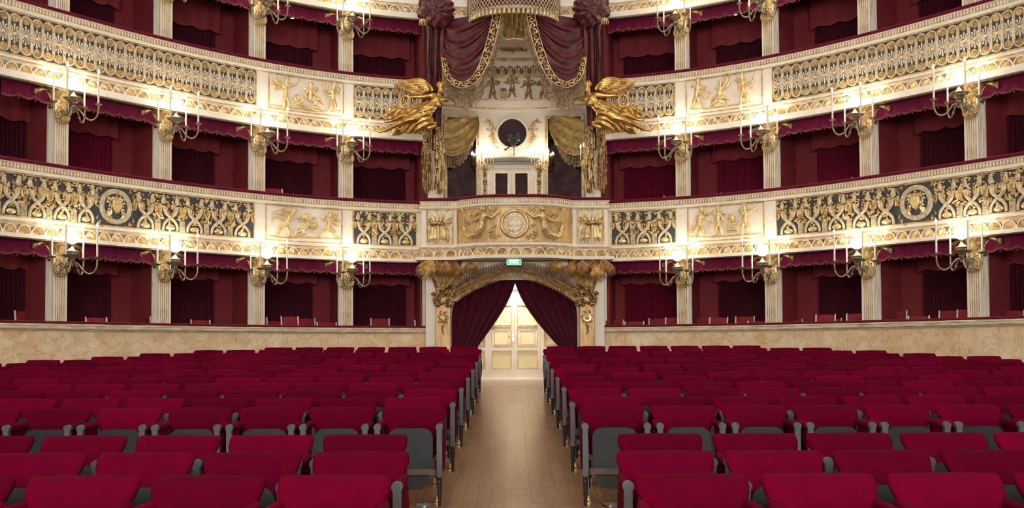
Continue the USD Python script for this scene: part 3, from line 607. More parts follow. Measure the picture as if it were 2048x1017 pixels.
# ---- marble parapet of the ground tier
for si in (0, 1):
    s1 = float(np.interp(AX+1.70, RING.p[:, 0], RING.s)); a, b = (-S_END, -s1) if si == 0 else (s1, S_END); T = TOP[0]
    w = thing('wall_%s' % SIDE[si], 'veined tan marble parapet wall with cream moulded ledge, %s of the door' % SIDE[si], 'wall', kind='structure')
    obj('core', RING.sweep([(-.12, .5), (-.03, .5), (-.03, T-.03), (-.12, T-.03)], a, b, .3), 'parapet_wood', w)
    n = round((b-a)/1.12)
    for k in range(n):
        x0, x1 = a+(b-a)*k/n+.002, a+(b-a)*(k+1)/n-.002; obj('marble_slab', RING.sweep([(-.03, .55), (0, .55), (0, T-.10), (-.03, T-.10)], x0, x1, .3), 'marble', w)
    obj('ledge', RING.sweep([(-.30, T-.02), (-.30, T), (.045, T), (.05, T-.03), (.035, T-.038), (.055, T-.05), (.055, T-.085), (.03, T-.10), (.02, T-.125), (0, T-.13), (-.05, T-.13), (-.05, T-.02)], a, b, .25), 'parapet_wood', w, 40)
    obj('ledge_cushion', RING.sweep([(-.05, T), (.03, T), (.04, T+.015), (.03, T+.04), (-.03, T+.05), (-.05, T+.03)], a, b, .25), 'rail_velvet', w, 50)

# ------------------------------------------------------------------ columns, wall lamps, valances, curtains
def fluted(w, nf, d=.022):
    pts = []; h = w/2; m = .028; fw = (w-2*m)/nf
    for q in range(4):
        ca, sa = [(1, 0), (0, 1), (-1, 0), (0, -1)][q]; row = [(-h, -h)]
        for k in range(nf):
            x0 = -h+m+k*fw; row += [(x0+fw*.12, -h), (x0+fw*.3, -h+d), (x0+fw*.7, -h+d), (x0+fw*.88, -h)]
        pts += [(x*ca-y*sa, x*sa+y*ca) for x, y in row]
    return Polygon(pts)
def acanthus(n, L, w):
    P = np.zeros((5, n, 3))
    for j in range(n):
        v = j/(n-1); ww = w*(.55+.6*math.sin(math.pi*min(1, .25+.75*v)))*(1 if v < .85 else .55)
        for i in range(5):
            u = i/4*2-1; P[i, j] = (u*ww/2, -.03-.11*v**2.2 - .012*(1-u*u), L*v - .05*max(0, v-.8)*5*.4 + (.012 if (j+i) % 2 else 0))
    return MB().grid(P, .012, flip=True)
def make_column(label, hgt, capital=True):
    t = thing('column', label, 'column', group='columns' if capital else None)
    obj('shaft', MB().prism(fluted(.265, 5), hgt-.02, -hgt), 'ivory', t)
    mb = MB(); fw = (.265-.056)/5
    for q in range(4):
        ca, sa = [(1, 0), (0, 1), (-1, 0), (0, -1)][q]
        for k in range(5): x = -.1325+.028+(k+.5)*fw; y = -.1325+.020; mb.box((x*ca-y*sa, x*sa+y*ca, -.5*hgt-.1), ((fw*.42, .006, hgt-.24) if q % 2 == 0 else (.006, fw*.42, hgt-.24)))
    obj('flute_gilding', mb, 'gilt_line', t, kind='stuff')
    obj('base', MB().box((0, 0, -hgt+.02), (.30, .30, .04)), 'ivory', t)
    if not capital: obj('abacus', MB().box((0, 0, -.04), (.31, .31, .08)), 'ivory', t); return t
    obj('capital', MB().lathe([(.15, -.34), (.155, -.30), (.17, -.2), (.20, -.08), (.235, -.02), (.235, .0), (0, .0)], 16), 'old_gold', t, 50)
    for k in range(8):
        a = k*math.pi/4; R = np.array([[math.cos(a), -math.sin(a), 0], [math.sin(a), math.cos(a), 0], [0, 0, 1]]); rad = np.array([math.sin(a), -math.cos(a), 0])*.115
        obj('acanthus_leaf', acanthus(6, .30 if k % 2 == 0 else .24, .13).mapped(lambda v: v @ R.T + rad + [0, 0, -.32]), 'gold', t)
    mb = MB()                                                   # wreath on the front
    for k in range(26):
        a = k*2*math.pi/26
        for q in (-.022, .022): mb.ball(((.118+q)*math.cos(a+q*4), -.155, -.47+(.118+q)*math.sin(a+q*4)), 1, (.024, .026, .024), 'o')
    obj('wreath', mb.lathe([(.098, 0), (.105, .03), (.13, .03), (.138, 0)], 20, (0, -.128, -.47), 'y'), 'gold', t)
    mb = MB().lathe([(0, .012), (.09, .012), (.1, 0)], 18, (0, -.133, -.47), 'y')
    for q in (-.04, -.012, .016, .044): mb.box((q, -.148, -.47), (.010, .012, .12))
    obj('wreath_plaque', mb, 'pale_gold', t)
    for s in (-1, 1):
        mb = MB().tube(bez([(s*.20, -.02, -.02), (s*.30, -.05, -.01), (s*.43, -.05, -.05), (s*.45, -.05, -.13)], 7), [.02, .03, .045, .05, .055, .05, .02], 7)
        for j in range(6): a = -.9+j*.36; mb.ball((s*(.43+.05*math.cos(a)), -.06, -.10+.055*math.sin(a)), 1, (.03, .04, .018), 'o')
        obj('console_leaf', mb, 'old_gold', t, True)
    return t
def make_lamp(label):
    """Gilt wall lamp: globe on an urn amid four candle arms; local -y is towards the room."""
    t = thing('wall_lamp', label, 'wall lamp', group='balcony lamps'); c = np.array([0, -.50, 0])
    mb = MB().tube(bez([(0, -.12, -.36), (0, -.22, -.54), (0, -.38, -.44), (0, -.50, -.40)], 9), .026, 7).lathe([(0, .03), (.05, .025), (.075, 0)], 12, (0, -.13, -.34), 'y')
    obj('bracket', mb.ball((0, -.15, -.36), 1, (.04, .045, .06), 1), 'bronze', t, True)
    u = obj('urn', MB().lathe([(0, -.47), (.02, -.465), (.035, -.44), (.02, -.41), (.05, -.38), (.055, -.34), (.035, -.32), (.105, -.27), (.118, -.24), (.105, -.215), (.125, -.205), (.12, -.19), (.06, -.17), (.035, -.13), (.02, -.10), (.03, -.075), (.035, -.06), (0, -.055)], 16, (c[0], c[1], 0)), 'bronze', t, 50)
    mb = MB()
    for k in range(12): a = k*math.pi/6; mb.ball((c[0]+.11*math.cos(a), c[1]+.11*math.sin(a), -.245), 1, (.02, .02, .028), 'o')
    obj('urn_beading', mb, 'bronze', u)
    v, f = ICO[2]; obj('globe', (v*.122 + [c[0], c[1], .06], f), 'globe', t, True)
    for k, (ax, ay) in enumerate(((-1, -1), (1, -1), (-1, 1), (1, 1))):
        e = c + np.array([ax*.30, ay*.30*(1 if ay < 0 else .45), 0]); d = (e-c)/np.linalg.norm(e-c)
        p = bez([c + d*.03 + [0, 0, -.40], c + d*.16 + [0, 0, -.34], c + d*.14 + [0, 0, -.62], e*.5+c*.5 + d*.1 + [0, 0, -.68], e + d*.02 + [0, 0, -.60], e + [0, 0, -.33]], 15)
        arm = obj('arm', MB().tube(p, .0165, 7).ball(p[5], .026, sub=1), 'bronze', t, True)
        obj('drip_pan', MB().lathe([(0, -.335), (.03, -.33), (.068, -.30), (.07, -.293), (.03, -.305), (.02, -.27), (0, -.27)], 12, (e[0], e[1], 0)), 'bronze', arm, 50)
        obj('candle', MB().lathe([(0, -.28), (.0165, -.28), (.0155, .245), (0, .25)], 8, (e[0], e[1], 0)), 'candle', arm, 50)
        obj('bulb', MB().lathe([(0, .245), (.013, .255), (.019, .275), (.013, .305), (.0, .34)], 8, (e[0], e[1], 0)), 'bulb', arm, True)
    return t
lamp0 = None; col0 = {}
TN = ['ground tier', 'first tier', 'second tier']
for ti in range(3):
    for si in (0, 1):
        ss = SCOL[si] if si == 1 else SCOL[si][::-1]
        for k, s in enumerate(ss):
            p, a = RING.frame(s, -.16); hgt = CEIL[ti] - TOP[ti]
            lab = 'fluted ivory column with gilt leaf capital, %s %s of the royal box, %s' % (ORD[k], SIDE[si], TN[ti]); loc = (p[0], p[1], CEIL[ti])
            if ti not in col0:
                col0[ti] = c = make_column(lab, hgt); UsdGeom.Xformable(c).GetOrderedXformOps()[0].Set(Gf.Vec3d(*map(float, loc))); UsdGeom.Xformable(c).GetOrderedXformOps()[1].Set(math.degrees(a))
            else: dup(col0[ti], loc, a, lab)
            if ti == 2 and k > 2: continue
            lab = 'lit candle lamp with globe, %s column %s of the royal box, %s' % (ORD[k], SIDE[si], TN[ti])
            if lamp0 is None:
                lamp0 = c = make_lamp(lab); UsdGeom.Xformable(c).GetOrderedXformOps()[0].Set(Gf.Vec3d(*map(float, loc))); UsdGeom.Xformable(c).GetOrderedXformOps()[1].Set(math.degrees(a))
            else: dup(lamp0, loc, a, lab)
RPIL = ring_off(-.16)
for si, px in ((0, 857), (1, 1196)):
    p, a = RING.frame(RPIL.hit(px), -.16); c = make_column('narrow capless ivory pilaster beside the gilt palm, %s of the curtained door' % SIDE[si], CEIL[0]-TOP[0], False)
    UsdGeom.Xformable(c).GetOrderedXformOps()[0].Set(Gf.Vec3d(p[0], p[1], CEIL[0])); UsdGeom.Xformable(c).GetOrderedXformOps()[1].Set(math.degrees(a))

BOXN = ['innermost', 'second', 'third', 'fourth', 'outermost']
def valance(s0, s1, S, label, off=-.10):
    t = thing('box_valance', label, 'valance', group='box valances'); w = s1-s0; n = max(3, round(w/.275)); m = n*10+1; xs = np.linspace(0, w, m)
    drop = lambda x: .195 + .055*np.abs(np.sin(math.pi*x/w*n))**.8 + .05*np.maximum(0, 1-np.minimum(x, w-x)/.25)**2
    rip = lambda x: .010*np.sin(x*31) + .006*np.sin(x*57)
    P = np.array([[[x, -drop(x)*v, rip(x)*v] for v in (0, .35, .7, 1)] for x in xs]); obj('cloth', MB().grid(P, .008, flip=True).mapped(RING.map(s0, S)), 'valance', t, 60)
    P = np.array([[[x, -drop(x)+.012-.042*v, rip(x)+.012] for v in (0, 1)] for x in xs]); obj('fringe', MB().grid(P, .008, flip=True).mapped(lambda v: v + [0, 0, off*0]).mapped(RING.map(s0, S)), 'fringe', t)
    mb = MB()
    for k in range(1, n): x = w*k/n; mb.add(MB().lathe([(0, -.09), (.017, -.085), (.012, -.02), (.008, -.005), (0, 0)], 6).mapped(lambda v: np.column_stack([v[:, 0]+x, v[:, 2]-drop(np.array([x]))[0]-.01, .012-v[:, 1]])))
    obj('tassels', mb.mapped(RING.map(s0, S)), 'fringe', t, kind='stuff'); return t
_ringmap = RING.map
def folded(s0, s1, z0, z1, off, seed, amp=.03, wave=.085, flare=0.0):
    n = int((s1-s0)/.02)+2; xs = np.linspace(s0, s1, n); r = random.Random(seed); ph = r.random()*6; zs = np.linspace(0, 1, 6); P = np.zeros((n, 6, 3))
    for i, x in enumerate(xs):
        for j, v in enumerate(zs):
            o = off + amp*(math.sin((x-s0)/wave*2*math.pi + ph + .5*math.sin(x*5)) + .5*math.sin((x-s0)/wave*2.6 + 2*v))*(.55+.45*(1-v)); P[i, j] = (*RING.pos(np.array(x), np.array(o)), lerp(z0, z1, v))
    return MB().grid(P, .01)
for ti in range(3):
    S = CEIL[ti]; zf = (.95, TOP[1]-.95, TOP[2]-.95)[ti]
    for si in (0, 1):
        q = sorted(abs(s) for s in SCOL[si]); e = [S_RB] + q + [11.25]
        for k in range(5):
            u0, u1 = e[k]+(.15 if k else .03), e[k+1]-.15; s0, s1 = (-u1, -u0) if si == 0 else (u0, u1); mid = (s0+s1)/2
            tag = '%s box %s of the royal box, %s' % (BOXN[k], SIDE[si], TN[ti])
            sv = RING.map
            V = ring_off(-.12); keep = RING.map; RING.map = lambda a0, b0=0, V=V: (lambda v: np.column_stack([RING.pos(a0+v[:, 0], -.12+v[:, 2]), v[:, 1]+b0]))
            valance(s0, s1, S, 'magenta red scalloped valance over the ' + tag); RING.map = keep
            red = si == 1 and (ti, k) in ((1, 0), (1, 1), (1, 2), (0, 0)) or (si == 0 and (ti, k) == (1, 3))
            cs = mid + (.05 if si == 0 else -.02)
            cu = thing('box_curtain', ('crimson' if red else 'dark wine') + ' door curtain in the ' + tag, 'curtain', group='box door curtains')
            obj('drape', folded(cs-.52, cs+.52, zf, S-.30, BACK+.10, ti*50+si*10+k), 'red_curtain' if red else 'dark_curtain', cu, True)
            obj('curtain_rod', MB().tube([(*RING.pos(np.array(cs+x), np.array(BACK+.10)), S-.30) for x in (-.56, 0, .56)], .014, 6), 'black_wood', cu)
            n = 33; xs = np.linspace(-.60, .60, n); P = np.array([[[*RING.pos(np.array(cs+x), np.array(BACK+.20+.008*math.sin(x*24))), (S+.02 if v == 0 else S-(.42, .44, .58)[ti]-.05*abs(math.sin(x*math.pi/.4)))] for v in (0, 1)] for x in xs]); uv = np.array([[x, z] for x in xs for z in (.3, 0)]*2)
            pm = obj('door_pelmet', MB().grid(P, .01, flip=True), 'damask', None, uv=uv); data(pm, label='scalloped damask door pelmet in the ' + tag, cat='pelmet', group='box door pelmets')
for px, py in ((592, 36), (766, 53), (1293, 55), (1467, 29)):
    s = RING.hit(px); p, a = RING.frame(s, -.22); z = at(px, py, float(p[1]))[2]
    d = thing('downlight', 'small lit spotlight hanging under the second tier ceiling, %s' % {592: 'second box left of the royal box', 766: 'innermost box left of the royal box', 1293: 'innermost box right of the royal box', 1467: 'second box right of the royal box'}[px], 'spotlight', (p[0], p[1], z), a)
    obj('housing', MB().lathe([(.03, CEIL[2]+.02-z), (.03, .05), (.05, .03), (.05, -.005), (.042, -.005), (.042, .02), (0, .02)], 12), 'black_plastic', d, 40); obj('lens', MB().lathe([(.04, .012), (0, .012), ], 12).ball((0, 0, .005), 1, (.04, .04, .02), 1), 'spot', d, True)

# ---- chairs inside the boxes
def make_chair(label):
    t = thing('box_chair', label, 'chair', group='box chairs')
    obj('seat', MB().box((0, -.2, .44), (.42, .42, .08)), 'chair_red', t)
    P = np.array([[[x, .02+.05*v - .03*math.cos(x*5), lerp(.50, .93, v)+.015*math.cos(x*7)] for v in (0, .33, .66, 1)] for x in np.linspace(-.19, .19, 7)]); obj('backrest', MB().grid(P, .04), 'chair_red', t, 60)
    for s in (-1, 1):
        obj('back_post', MB().tube([(s*.21, -.01, 0), (s*.21, -.0, .45), (s*.215, .065, .95)], [.018, .02, .016], 6), 'chair_white', t, 60); obj('leg', MB().tube([(s*.19, -.38, 0), (s*.19, -.38, .42)], [.014, .02], 6), 'chair_white', t, 60)
    return t
CH = [(0, 56, 622, 40, 0, .25), (0, 198, 635, 34, 0, 0), (0, 291, 629, 10, 0, 1.2), (0, 303, 634, 12, 0, 1.3), (0, 405, 640, 34, 0, 0), (0, 523, 634, 25, 0, .3), (0, 549, 642, 20, 0, 0), (0, 583, 633, 32, 0, .2), (0, 615, 637, 28, 0, .1), (0, 655, 645, 34, 0, -.1), (0, 761, 637, 30, 0, 0), (0, 842, 641, 10, 0, 1.0),
      (0, 1226, 640, 30, 0, .1), (0, 1266, 643, 32, 0, .1), (0, 1312, 637, 32, 0, -.1), (0, 1346, 635, 22, 0, 0), (0, 1398, 636, 30, 0, .1), (0, 1432, 635, 32, 0, -.1), (0, 1485, 633, 32, 0, 0), (0, 1512, 642, 30, 0, .2), (0, 1580, 639, 26, 0, 0), (0, 1645, 629, 36, 0, 0), (0, 1657, 637, 34, 0, .2), (0, 1708, 627, 36, 0, .1), (0, 1786, 622, 38, 0, .1), (0, 1830, 632, 36, 0, 0), (0, 1892, 621, 36, 0, 0), (0, 1925, 619, 32, 0, -.2), (0, 2016, 621, 40, 0, .2),
      (1, 548, 376, 30, 0, 0), (1, 606, 389, 28, 0, .2), (1, 770, 400, 30, 0, 0), (1, 1345, 390, 28, 0, 0), (1, 1460, 384, 26, 0, .1), (1, 1604, 369, 24, 0, 0), (1, 1722, 352, 30, 0, .1)]
chair0 = None; cnt = {}
for i, (ti, px, py, w, sh, rot) in enumerate(CH):
    off = -.56 if i % 2 else -1.0
    R2 = ring_off(off); s = R2.hit(px); p, a = RING.frame(s, off); z = at(px, py, float(p[1]))[2] - .93 - .02
    lim = (TOP[ti]+.05) - .55
    side = 0 if px < 1028 else 1; e = [0] + [abs(q) for q in (SCOL[side][::-1] if side == 0 else SCOL[side])]; bk = sum(abs(s) > q for q in e[1:]); key = (ti, side, bk); cnt[key] = cnt.get(key, 0) + 1
    lab = 'red white-framed chair, %s from left in %s box %s of the door, %s' % (ORD[cnt[key]-1], BOXN[bk], SIDE[side], TN[ti].replace(' balcony', '')); zf = (.95, TOP[1]-.95)[ti]
    if chair0 is None:
        chair0 = make_chair(lab); ops = UsdGeom.Xformable(chair0).GetOrderedXformOps(); ops[0].Set(Gf.Vec3d(float(p[0]), float(p[1]), float(zf))); ops[1].Set(math.degrees(a+rot)); c = chair0
    else: c = dup(chair0, (p[0], p[1], zf), a+rot, lab)
    k = (z+.95-zf)/.95; UsdGeom.Xformable(c).AddScaleOp().Set(Gf.Vec3f(1, 1, float(np.clip(k, .8, 1.6))))

# ------------------------------------------------------------------ the royal box: balcony, palm arch, curtained door
def mirx(v): v = np.array(v); v[..., 0] = 2*AX - v[..., 0]; return v
def mirrored(mb):
    v, f = mb.arr() if isinstance(mb, MB) else mb; return mirx(v), np.asarray(f)[:, ::-1]
YB = 22.95
_bx = np.linspace(-1, 1, 41); _by = np.array([.52*(1-abs(t)**3.2) for t in _bx])
RP = Path([(AX-2.05, 23.46), (AX-2.05, YB), (AX-1.27, YB)] + [(AX+1.26*t, YB-b) for t, b in zip(_bx[1:-1], _by[1:-1])] + [(AX+1.27, YB), (AX+2.05, YB), (AX+2.05, 23.46)])
sS = RP.s; NP = len(sS)
rb = thing('royal_balcony', 'projecting royal balcony with bowed gilt front and shield with cross, above the curtained door', 'balcony')
sb0, sb1 = sS[2], sS[-3]
fascia(rb, RP, 0, sS[-1], TOP[1]-.0, CEIL[0], [(.07, sS[1]-.07), (sS[1]+.06, sb0), (sb0, sb1), (sb1, sS[-2]-.06), (sS[-2]+.07, sS[-1]-.07)])
# floor slab of the balcony
fp = Polygon([tuple(q) for q in RP.p] + [(AX+2.05, 23.9), (AX-2.05, 23.9)]).buffer(-.03)
obj('balcony_slab', MB().prism(fp, .25, CEIL[0]+.012), 'cream', rb)
for k, (q0, q1) in enumerate(((sS[1], sS[2]), (sS[-3], sS[-2]))):
    c = (q0+q1)/2 + (.0 if k else .02); p, cc, w, z0 = panel(rb, RP, c-.275, c+.275, TOP[1], 'pale_gold', 'mantle_panel'); fn = RP.map(cc, z0)
    mb = MB()
    for s in (1, -1):
        P = np.array([[[s*lerp(.02, lerp(.15, .225, v**1.2)-.022*math.sin(v*7), u), lerp(.10, -.28, v)+.035*u*math.sin(3*v), .02+.06*math.sin(math.pi*min(1, u*.9+.05))*(1-.3*v)+.008*math.sin(u*14)] for v in np.linspace(0, 1, 9)] for u in np.linspace(0, 1, 9)]); mb.grid(P, .015, flip=(s > 0))
    obj('mantle', mb.mapped(fn), 'gold', p, True)
    mb = MB()
    for s in (1, -1): mb.tube(bez([(s*.12, .02, .06), (s*.09, .12, .09), (-s*.05, .08, .09), (-s*.10, .03, .07)], 9), [.04, .055, .055, .055, .052, .05, .044, .04, .03], 7)
    obj('crossed_ties', mb.mapped(fn), 'old_gold', p, True)
    mb = MB().tube([(0, .05, .05), (0, -.33, .05)], [.022, .012], 6)
    for x, h in ((-.11, .26), (0, .30), (.11, .26)): mb.tube([(x*.55, .12, .06), (x*.8, .18, .07), (x*1.25, h, .05)], [.03, .03, .004], 6)
    obj('crown', mb.mapped(fn), 'bright_gold', p, True)
    mb = MB()
    for s in (1, -1): mb.add(leaf_cluster(31+s, (s*.19, .13), .12, .16, 12, .034)).add(leaf_cluster(41+s, (s*.15, -.31), .18, .05, 8, .03))
    obj('wing_leaves', mb.mapped(fn), 'gold', p)
p, cc, w, z0 = panel(rb, RP, sb0+.03, sb1-.03, TOP[1], 'trunk', 'arms_panel')
fn = RP.map(cc, z0); r = .325
m = obj('arms_disc', MB().lathe([(0, .03), (r*.76, .03), (r*.76, 0)], 40).mapped(fn), 'pale_gold', rb, 40)
obj('arms_ring', MB().lathe([(r*.74, .02), (r*.77, .055), (r*.85, .075), (r*.95, .06), (r, .0)][::-1], 48).mapped(fn), 'gold', m, True)
mb = MB()
for k in range(13):
    y = -.18+.03*k; ww = math.sqrt(max(0, .225**2-y*y))
    for s in (1, -1): mb.box((s*(ww+.11)/2, y, .032), (max(.01, ww-.115), .007, .008))
obj('hatching', mb.mapped(fn), 'gilt_line', m)
shp = Polygon([(-.125, .145), (.125, .145), (.125, -.10), (.09, -.145), (.03, -.15), (0, -.175), (-.03, -.15), (-.09, -.145), (-.125, -.10)])
obj('shield', MB().prism(shp, .03, .03).mapped(fn), 'pale_gold', m, 30)
obj('shield_edge', MB().prism(shp.buffer(.008).difference(shp.buffer(-.008)), .042, .03).mapped(fn), 'gilt_line', m, 30)
obj('cross', MB().box((0, -.015, .07), (.05, .30, .025)).box((0, -.01, .07), (.235, .05, .0252)).mapped(fn), 'cream', m)
def fR(zx, zy):
    px, py = 820+zx/4.876, 380+zy/4.876; s = RP.hit(px); y = RP.pos(np.array(s))[1]; return s, at(px, py, float(y))[2]
for side in (0, 1):
    X = (lambda x: x) if side == 0 else (lambda x: 2*1003-x)
    J, L = {}, []
    limb(J, L, ['head', 'neck', 'chest', 'waist', 'hip', 't1', 't2', 't3', 't4', 't5', 't6'], [(X(a), b) for a, b in ((718, 192), (722, 225), (722, 262), (708, 320), (690, 375), (655, 435), (595, 452), (548, 430), (545, 385), (530, 352), (498, 352))], fR, [.07, .05, .055, .05, .055, .05, .045, .04, .04, .04, .035], [.062, .034, .082, .068, .088, .084, .074, .060, .045, .034, .026])
    L += [(a, b) for a, b in zip(list(J)[:-1], list(J)[1:])]
    for n, pp in (('a', ((745, 250), (800, 275), (868, 218))), ('b', ((705, 255), (655, 300), (605, 305)))):
        limb(J, L, [n+'0', n+'1', n+'2'], [(X(a), b) for a, b in pp], fR, [.06, .07, .06], [.042, .034, .024]); L += [('chest', n+'0'), (n+'0', n+'1'), (n+'1', n+'2')]
    v, f = flesh(J, L, .02, 6); g = RP.map(0, 0); mm = obj('mermaid', (g(v), f), 'gold', p, True)
    mb = MB(); rr = random.Random(side)
    for i in range(16): a = rr.uniform(0, 6.28); h = J['head']; mb.ball((h[0]+.05*math.cos(a), h[1]+.045*math.sin(a)+.012, h[2]+.01), .02, sub=0)
    obj('hair', mb.ball((h[0], h[1]-.01, h[2]+.055), .012, sub=0).mapped(g), 'gold', mm, True)
    mb = MB().tube([(*fR(X(612), 330), .07), (*fR(X(520), 190), .06)], .011, 6)
    for q in (-14, 0, 14): mb.tube([(*fR(X(535), 215), .06), (*fR(X(520+q), 178+abs(q)*.3), .06)], .008, 5)
    obj('trident', mb.mapped(g), 'bright_gold', mm, True)
    mb = MB()
    for q in range(3):
        c = [(785, 400), (780, 430), (840, 440)][q]; t = np.linspace(0, 5.2, 11); mb.tube([(*fR(X(c[0]+28*math.cos(a)*(1-a/7)), c[1]+20*math.sin(a)*(1-a/7)), .045) for a in t], np.linspace(.016, .006, 11), 5)
    for q, c in enumerate(((790, 195), (830, 190), (600, 235), (640, 240), (820, 350), (800, 455), (850, 460), (560, 320))):
        s_, z_ = fR(X(c[0]), c[1]); mb.add(leaf_cluster(60+q, (s_, z_), .13, .10, 8, .03))
    obj('acanthus_scrolls', mb.mapped(g), 'gold', p)

# ---- wall with the arched opening, gilt palms
YW = 23.15; xl, xr = at(903, 640, YW)[0], at(1155, 640, YW)[0]; zsp = at(1028, 640, YW)[2]; zap = at(1028, 560, YW)[2]
cx_ = (xl+xr)/2; arch = [(cx_+(xr-xl)/2*math.copysign(abs(math.cos(a))**.8, math.cos(a)), zsp+(zap-zsp)*math.sin(a)**.75) for a in np.linspace(0, math.pi, 33)]
ap = Polygon([(xl, .3), (xr, .3)] + arch)
wall = sbox(AX-1.98, .75, AX+1.98, CEIL[0]-.005).difference(ap)
dw = thing('wall_door', 'cream wall with the arched opening of the auditorium door', 'wall', kind='structure')
xz = lambda y0: (lambda v: np.column_stack([v[:, 0], y0 - v[:, 2], v[:, 1]]))
obj('arch_wall', MB().prism(wall, .24).mapped(xz(YW+.24)), 'white_paint', dw)
vz = at(1028, 765, 24.15)[2]
obj('vestibule_wall', MB().box((xl-.25, 24.0, 2.2), (.1, 1.2, 2.9)).box((xr+.25, 24.0, 2.2), (.1, 1.2, 2.9)).box((cx_, 24.75, 3.1), (3.4, .1, 1.2)), 'white_paint', dw)
obj('vestibule_ceiling', MB().box((cx_, 24.1, 3.52), (3.4, 1.4, .06)), 'white_paint', dw)
for side in (0, 1):
    name = 'left' if side == 0 else 'right'; fx = (lambda mb: mb) if side == 0 else mirrored
    pl = thing('palm_pilaster', 'gilt palm trunk pilaster with date clusters, %s of the curtained door' % name, 'pilaster')
    a, b = at(871, 640, 22.98), at(902, 640, 22.98); cxp = (a[0]+b[0])/2; w = b[0]-a[0]; zt = at(885, 600, 22.98)[2]
    obj('trunk', fx(MB().prism(sbox(-w/2, -w/2, w/2, w/2).buffer(-.03).buffer(.03, 4), zt+.05-.75, .75).mapped(lambda v: v*[1, .9, 1] + [cxp, 23.06, 0])), 'trunk', pl)
    prof = [(w*.5, zt-.02), (w*.46, zt+.1), (w*.55, zt+.25), (w*.75, zt+.45), (w*1.05, zt+.62), (w*1.2, CEIL[0]-.01), (0, CEIL[0]-.01)]
    obj('palm_crown', fx(MB().lathe(prof, 14, (cxp, 23.1, 0)).mapped(lambda v: np.column_stack([v[:, 0], 23.1+(v[:, 1]-23.1)*.55, v[:, 2]]))), 'old_gold', pl, True)
    mb = MB(); rr = random.Random(8)
    for c0, c1, n, rad in (((872, 585), (874, 608), 46, 10), ((897, 585), (900, 610), 50, 10), ((885, 575), (886, 588), 46, 14), ((908, 578), (903, 600), 36, 7)):
        for i in range(n):
            t = rr.random(); q = at(lerp(c0[0], c1[0], t)+rr.gauss(0, rad*.36), lerp(c0[1], c1[1], t)+rr.gauss(0, 4), 22.80+rr.uniform(0, .1)); mb.ball(q, rr.uniform(.026, .042), (1, 1, 1.2), 'o' if i % 2 else 0)
    obj('date_clusters', fx(mb), 'old_gold', pl, True, kind='stuff')
    mb = MB(); rr = random.Random(9)
    for i in range(14):
        x = rr.uniform(-13, 13); y0 = rr.uniform(572, 588); mb.tube([at(885+x*.3, 596, 22.9), at(885+x*.8, y0-12, 22.8), at(885+x*1.5, y0-34, 22.74)], [.012, .018, .004], 4)
    obj('young_fronds', fx(mb), 'gold', pl)
    o = thing('pilaster_trophy', ('scrolled gilt crest hung on the left palm pilaster' if side == 0 else 'gilt disc with scroll pendant hung on the right palm pilaster'), 'ornament')
    c = at(886, 637, 22.84)
    mb = MB(); 
    for k in range(9):
        t = np.linspace(0, 5, 9); a0 = k*.9; rr0 = .035+.012*(k % 3); q = c + np.array([.085*math.cos(a0), 0, .11*math.sin(a0)]); mb.tube(np.column_stack([q[0]+rr0*np.cos(t+a0)*(1-t/8), np.full(9, c[1]-.02), q[2]+rr0*np.sin(t+a0)*(1-t/8)]), .013, 5)
    for k in range(6): mb.ball(c + [rr.uniform(-.02, .02), -.01, -.17-.035*k], 1, (.035-.004*k, .02, .022), 0)
    obj('scrolls', fx(mb), 'old_gold', o, True)
    if side: obj('disc', fx(MB().lathe([(.105, 0), (.105, .02), (.09, .035), (.05, .03), (.03, .06), (0, .07)][::-1], 24, (c[0], c[1]-.02, c[2]), 'y')), 'bright_gold', o, 50)
    else: obj('shield_boss', fx(MB().ball((c[0], c[1]-.01, c[2]), 1, (.075, .04, .085), 2)), 'gold', o, True)
def palm_fan(base, tip, spread, Y, n=13, droop=.10):
    b = at(*base, Y); t = at(*tip, Y); d = t-b; L = np.linalg.norm(d); a0 = math.atan2(d[2], d[0]); mb = MB()
    for k in range(n):
        u = k/(n-1)*2-1; a = a0+u*spread; l = L*(1-.22*u*u); dx = np.array([math.cos(a), 0, math.sin(a)]); q = np.array([-dx[2], 0, dx[0]]); w = L*spread*.62/n+.002
        P = []
        for s in np.linspace(0, 1, 5):
            cpt = b + dx*l*s + np.array([0, -.10*math.sin(s*2.2) - .02*(k % 2), -droop*s*s*abs(dx[0])]); ww = w*(.15+1.1*math.sin(math.pi*min(.97, .12+.8*s)))*(1-.95*s**4); P.append([cpt+q*ww+[0, .02, 0], cpt+[0, -.012, 0], cpt-q*ww+[0, .02, 0]])
        mb.grid(np.array(P), .004)
    return mb
FANS = [((866, 521), (842, 556), .62, 22.74), ((892, 523), (893, 556), .50, 22.72), ((912, 523), (916, 560), .35, 22.78), ((941, 524), (940, 546), .8, 22.70), ((874, 522), (868, 552), .5, 22.84)]
FANSR = [((1112, 521), (1110, 545), .75, 22.70), ((1148, 522), (1132, 554), .45, 22.72), ((1165, 521), (1165, 554), .42, 22.70), ((1192, 530), (1196, 565), .55, 22.66), ((1204, 520), (1219, 552), .6, 22.70), ((1186, 521), (1184, 545), .5, 22.82)]
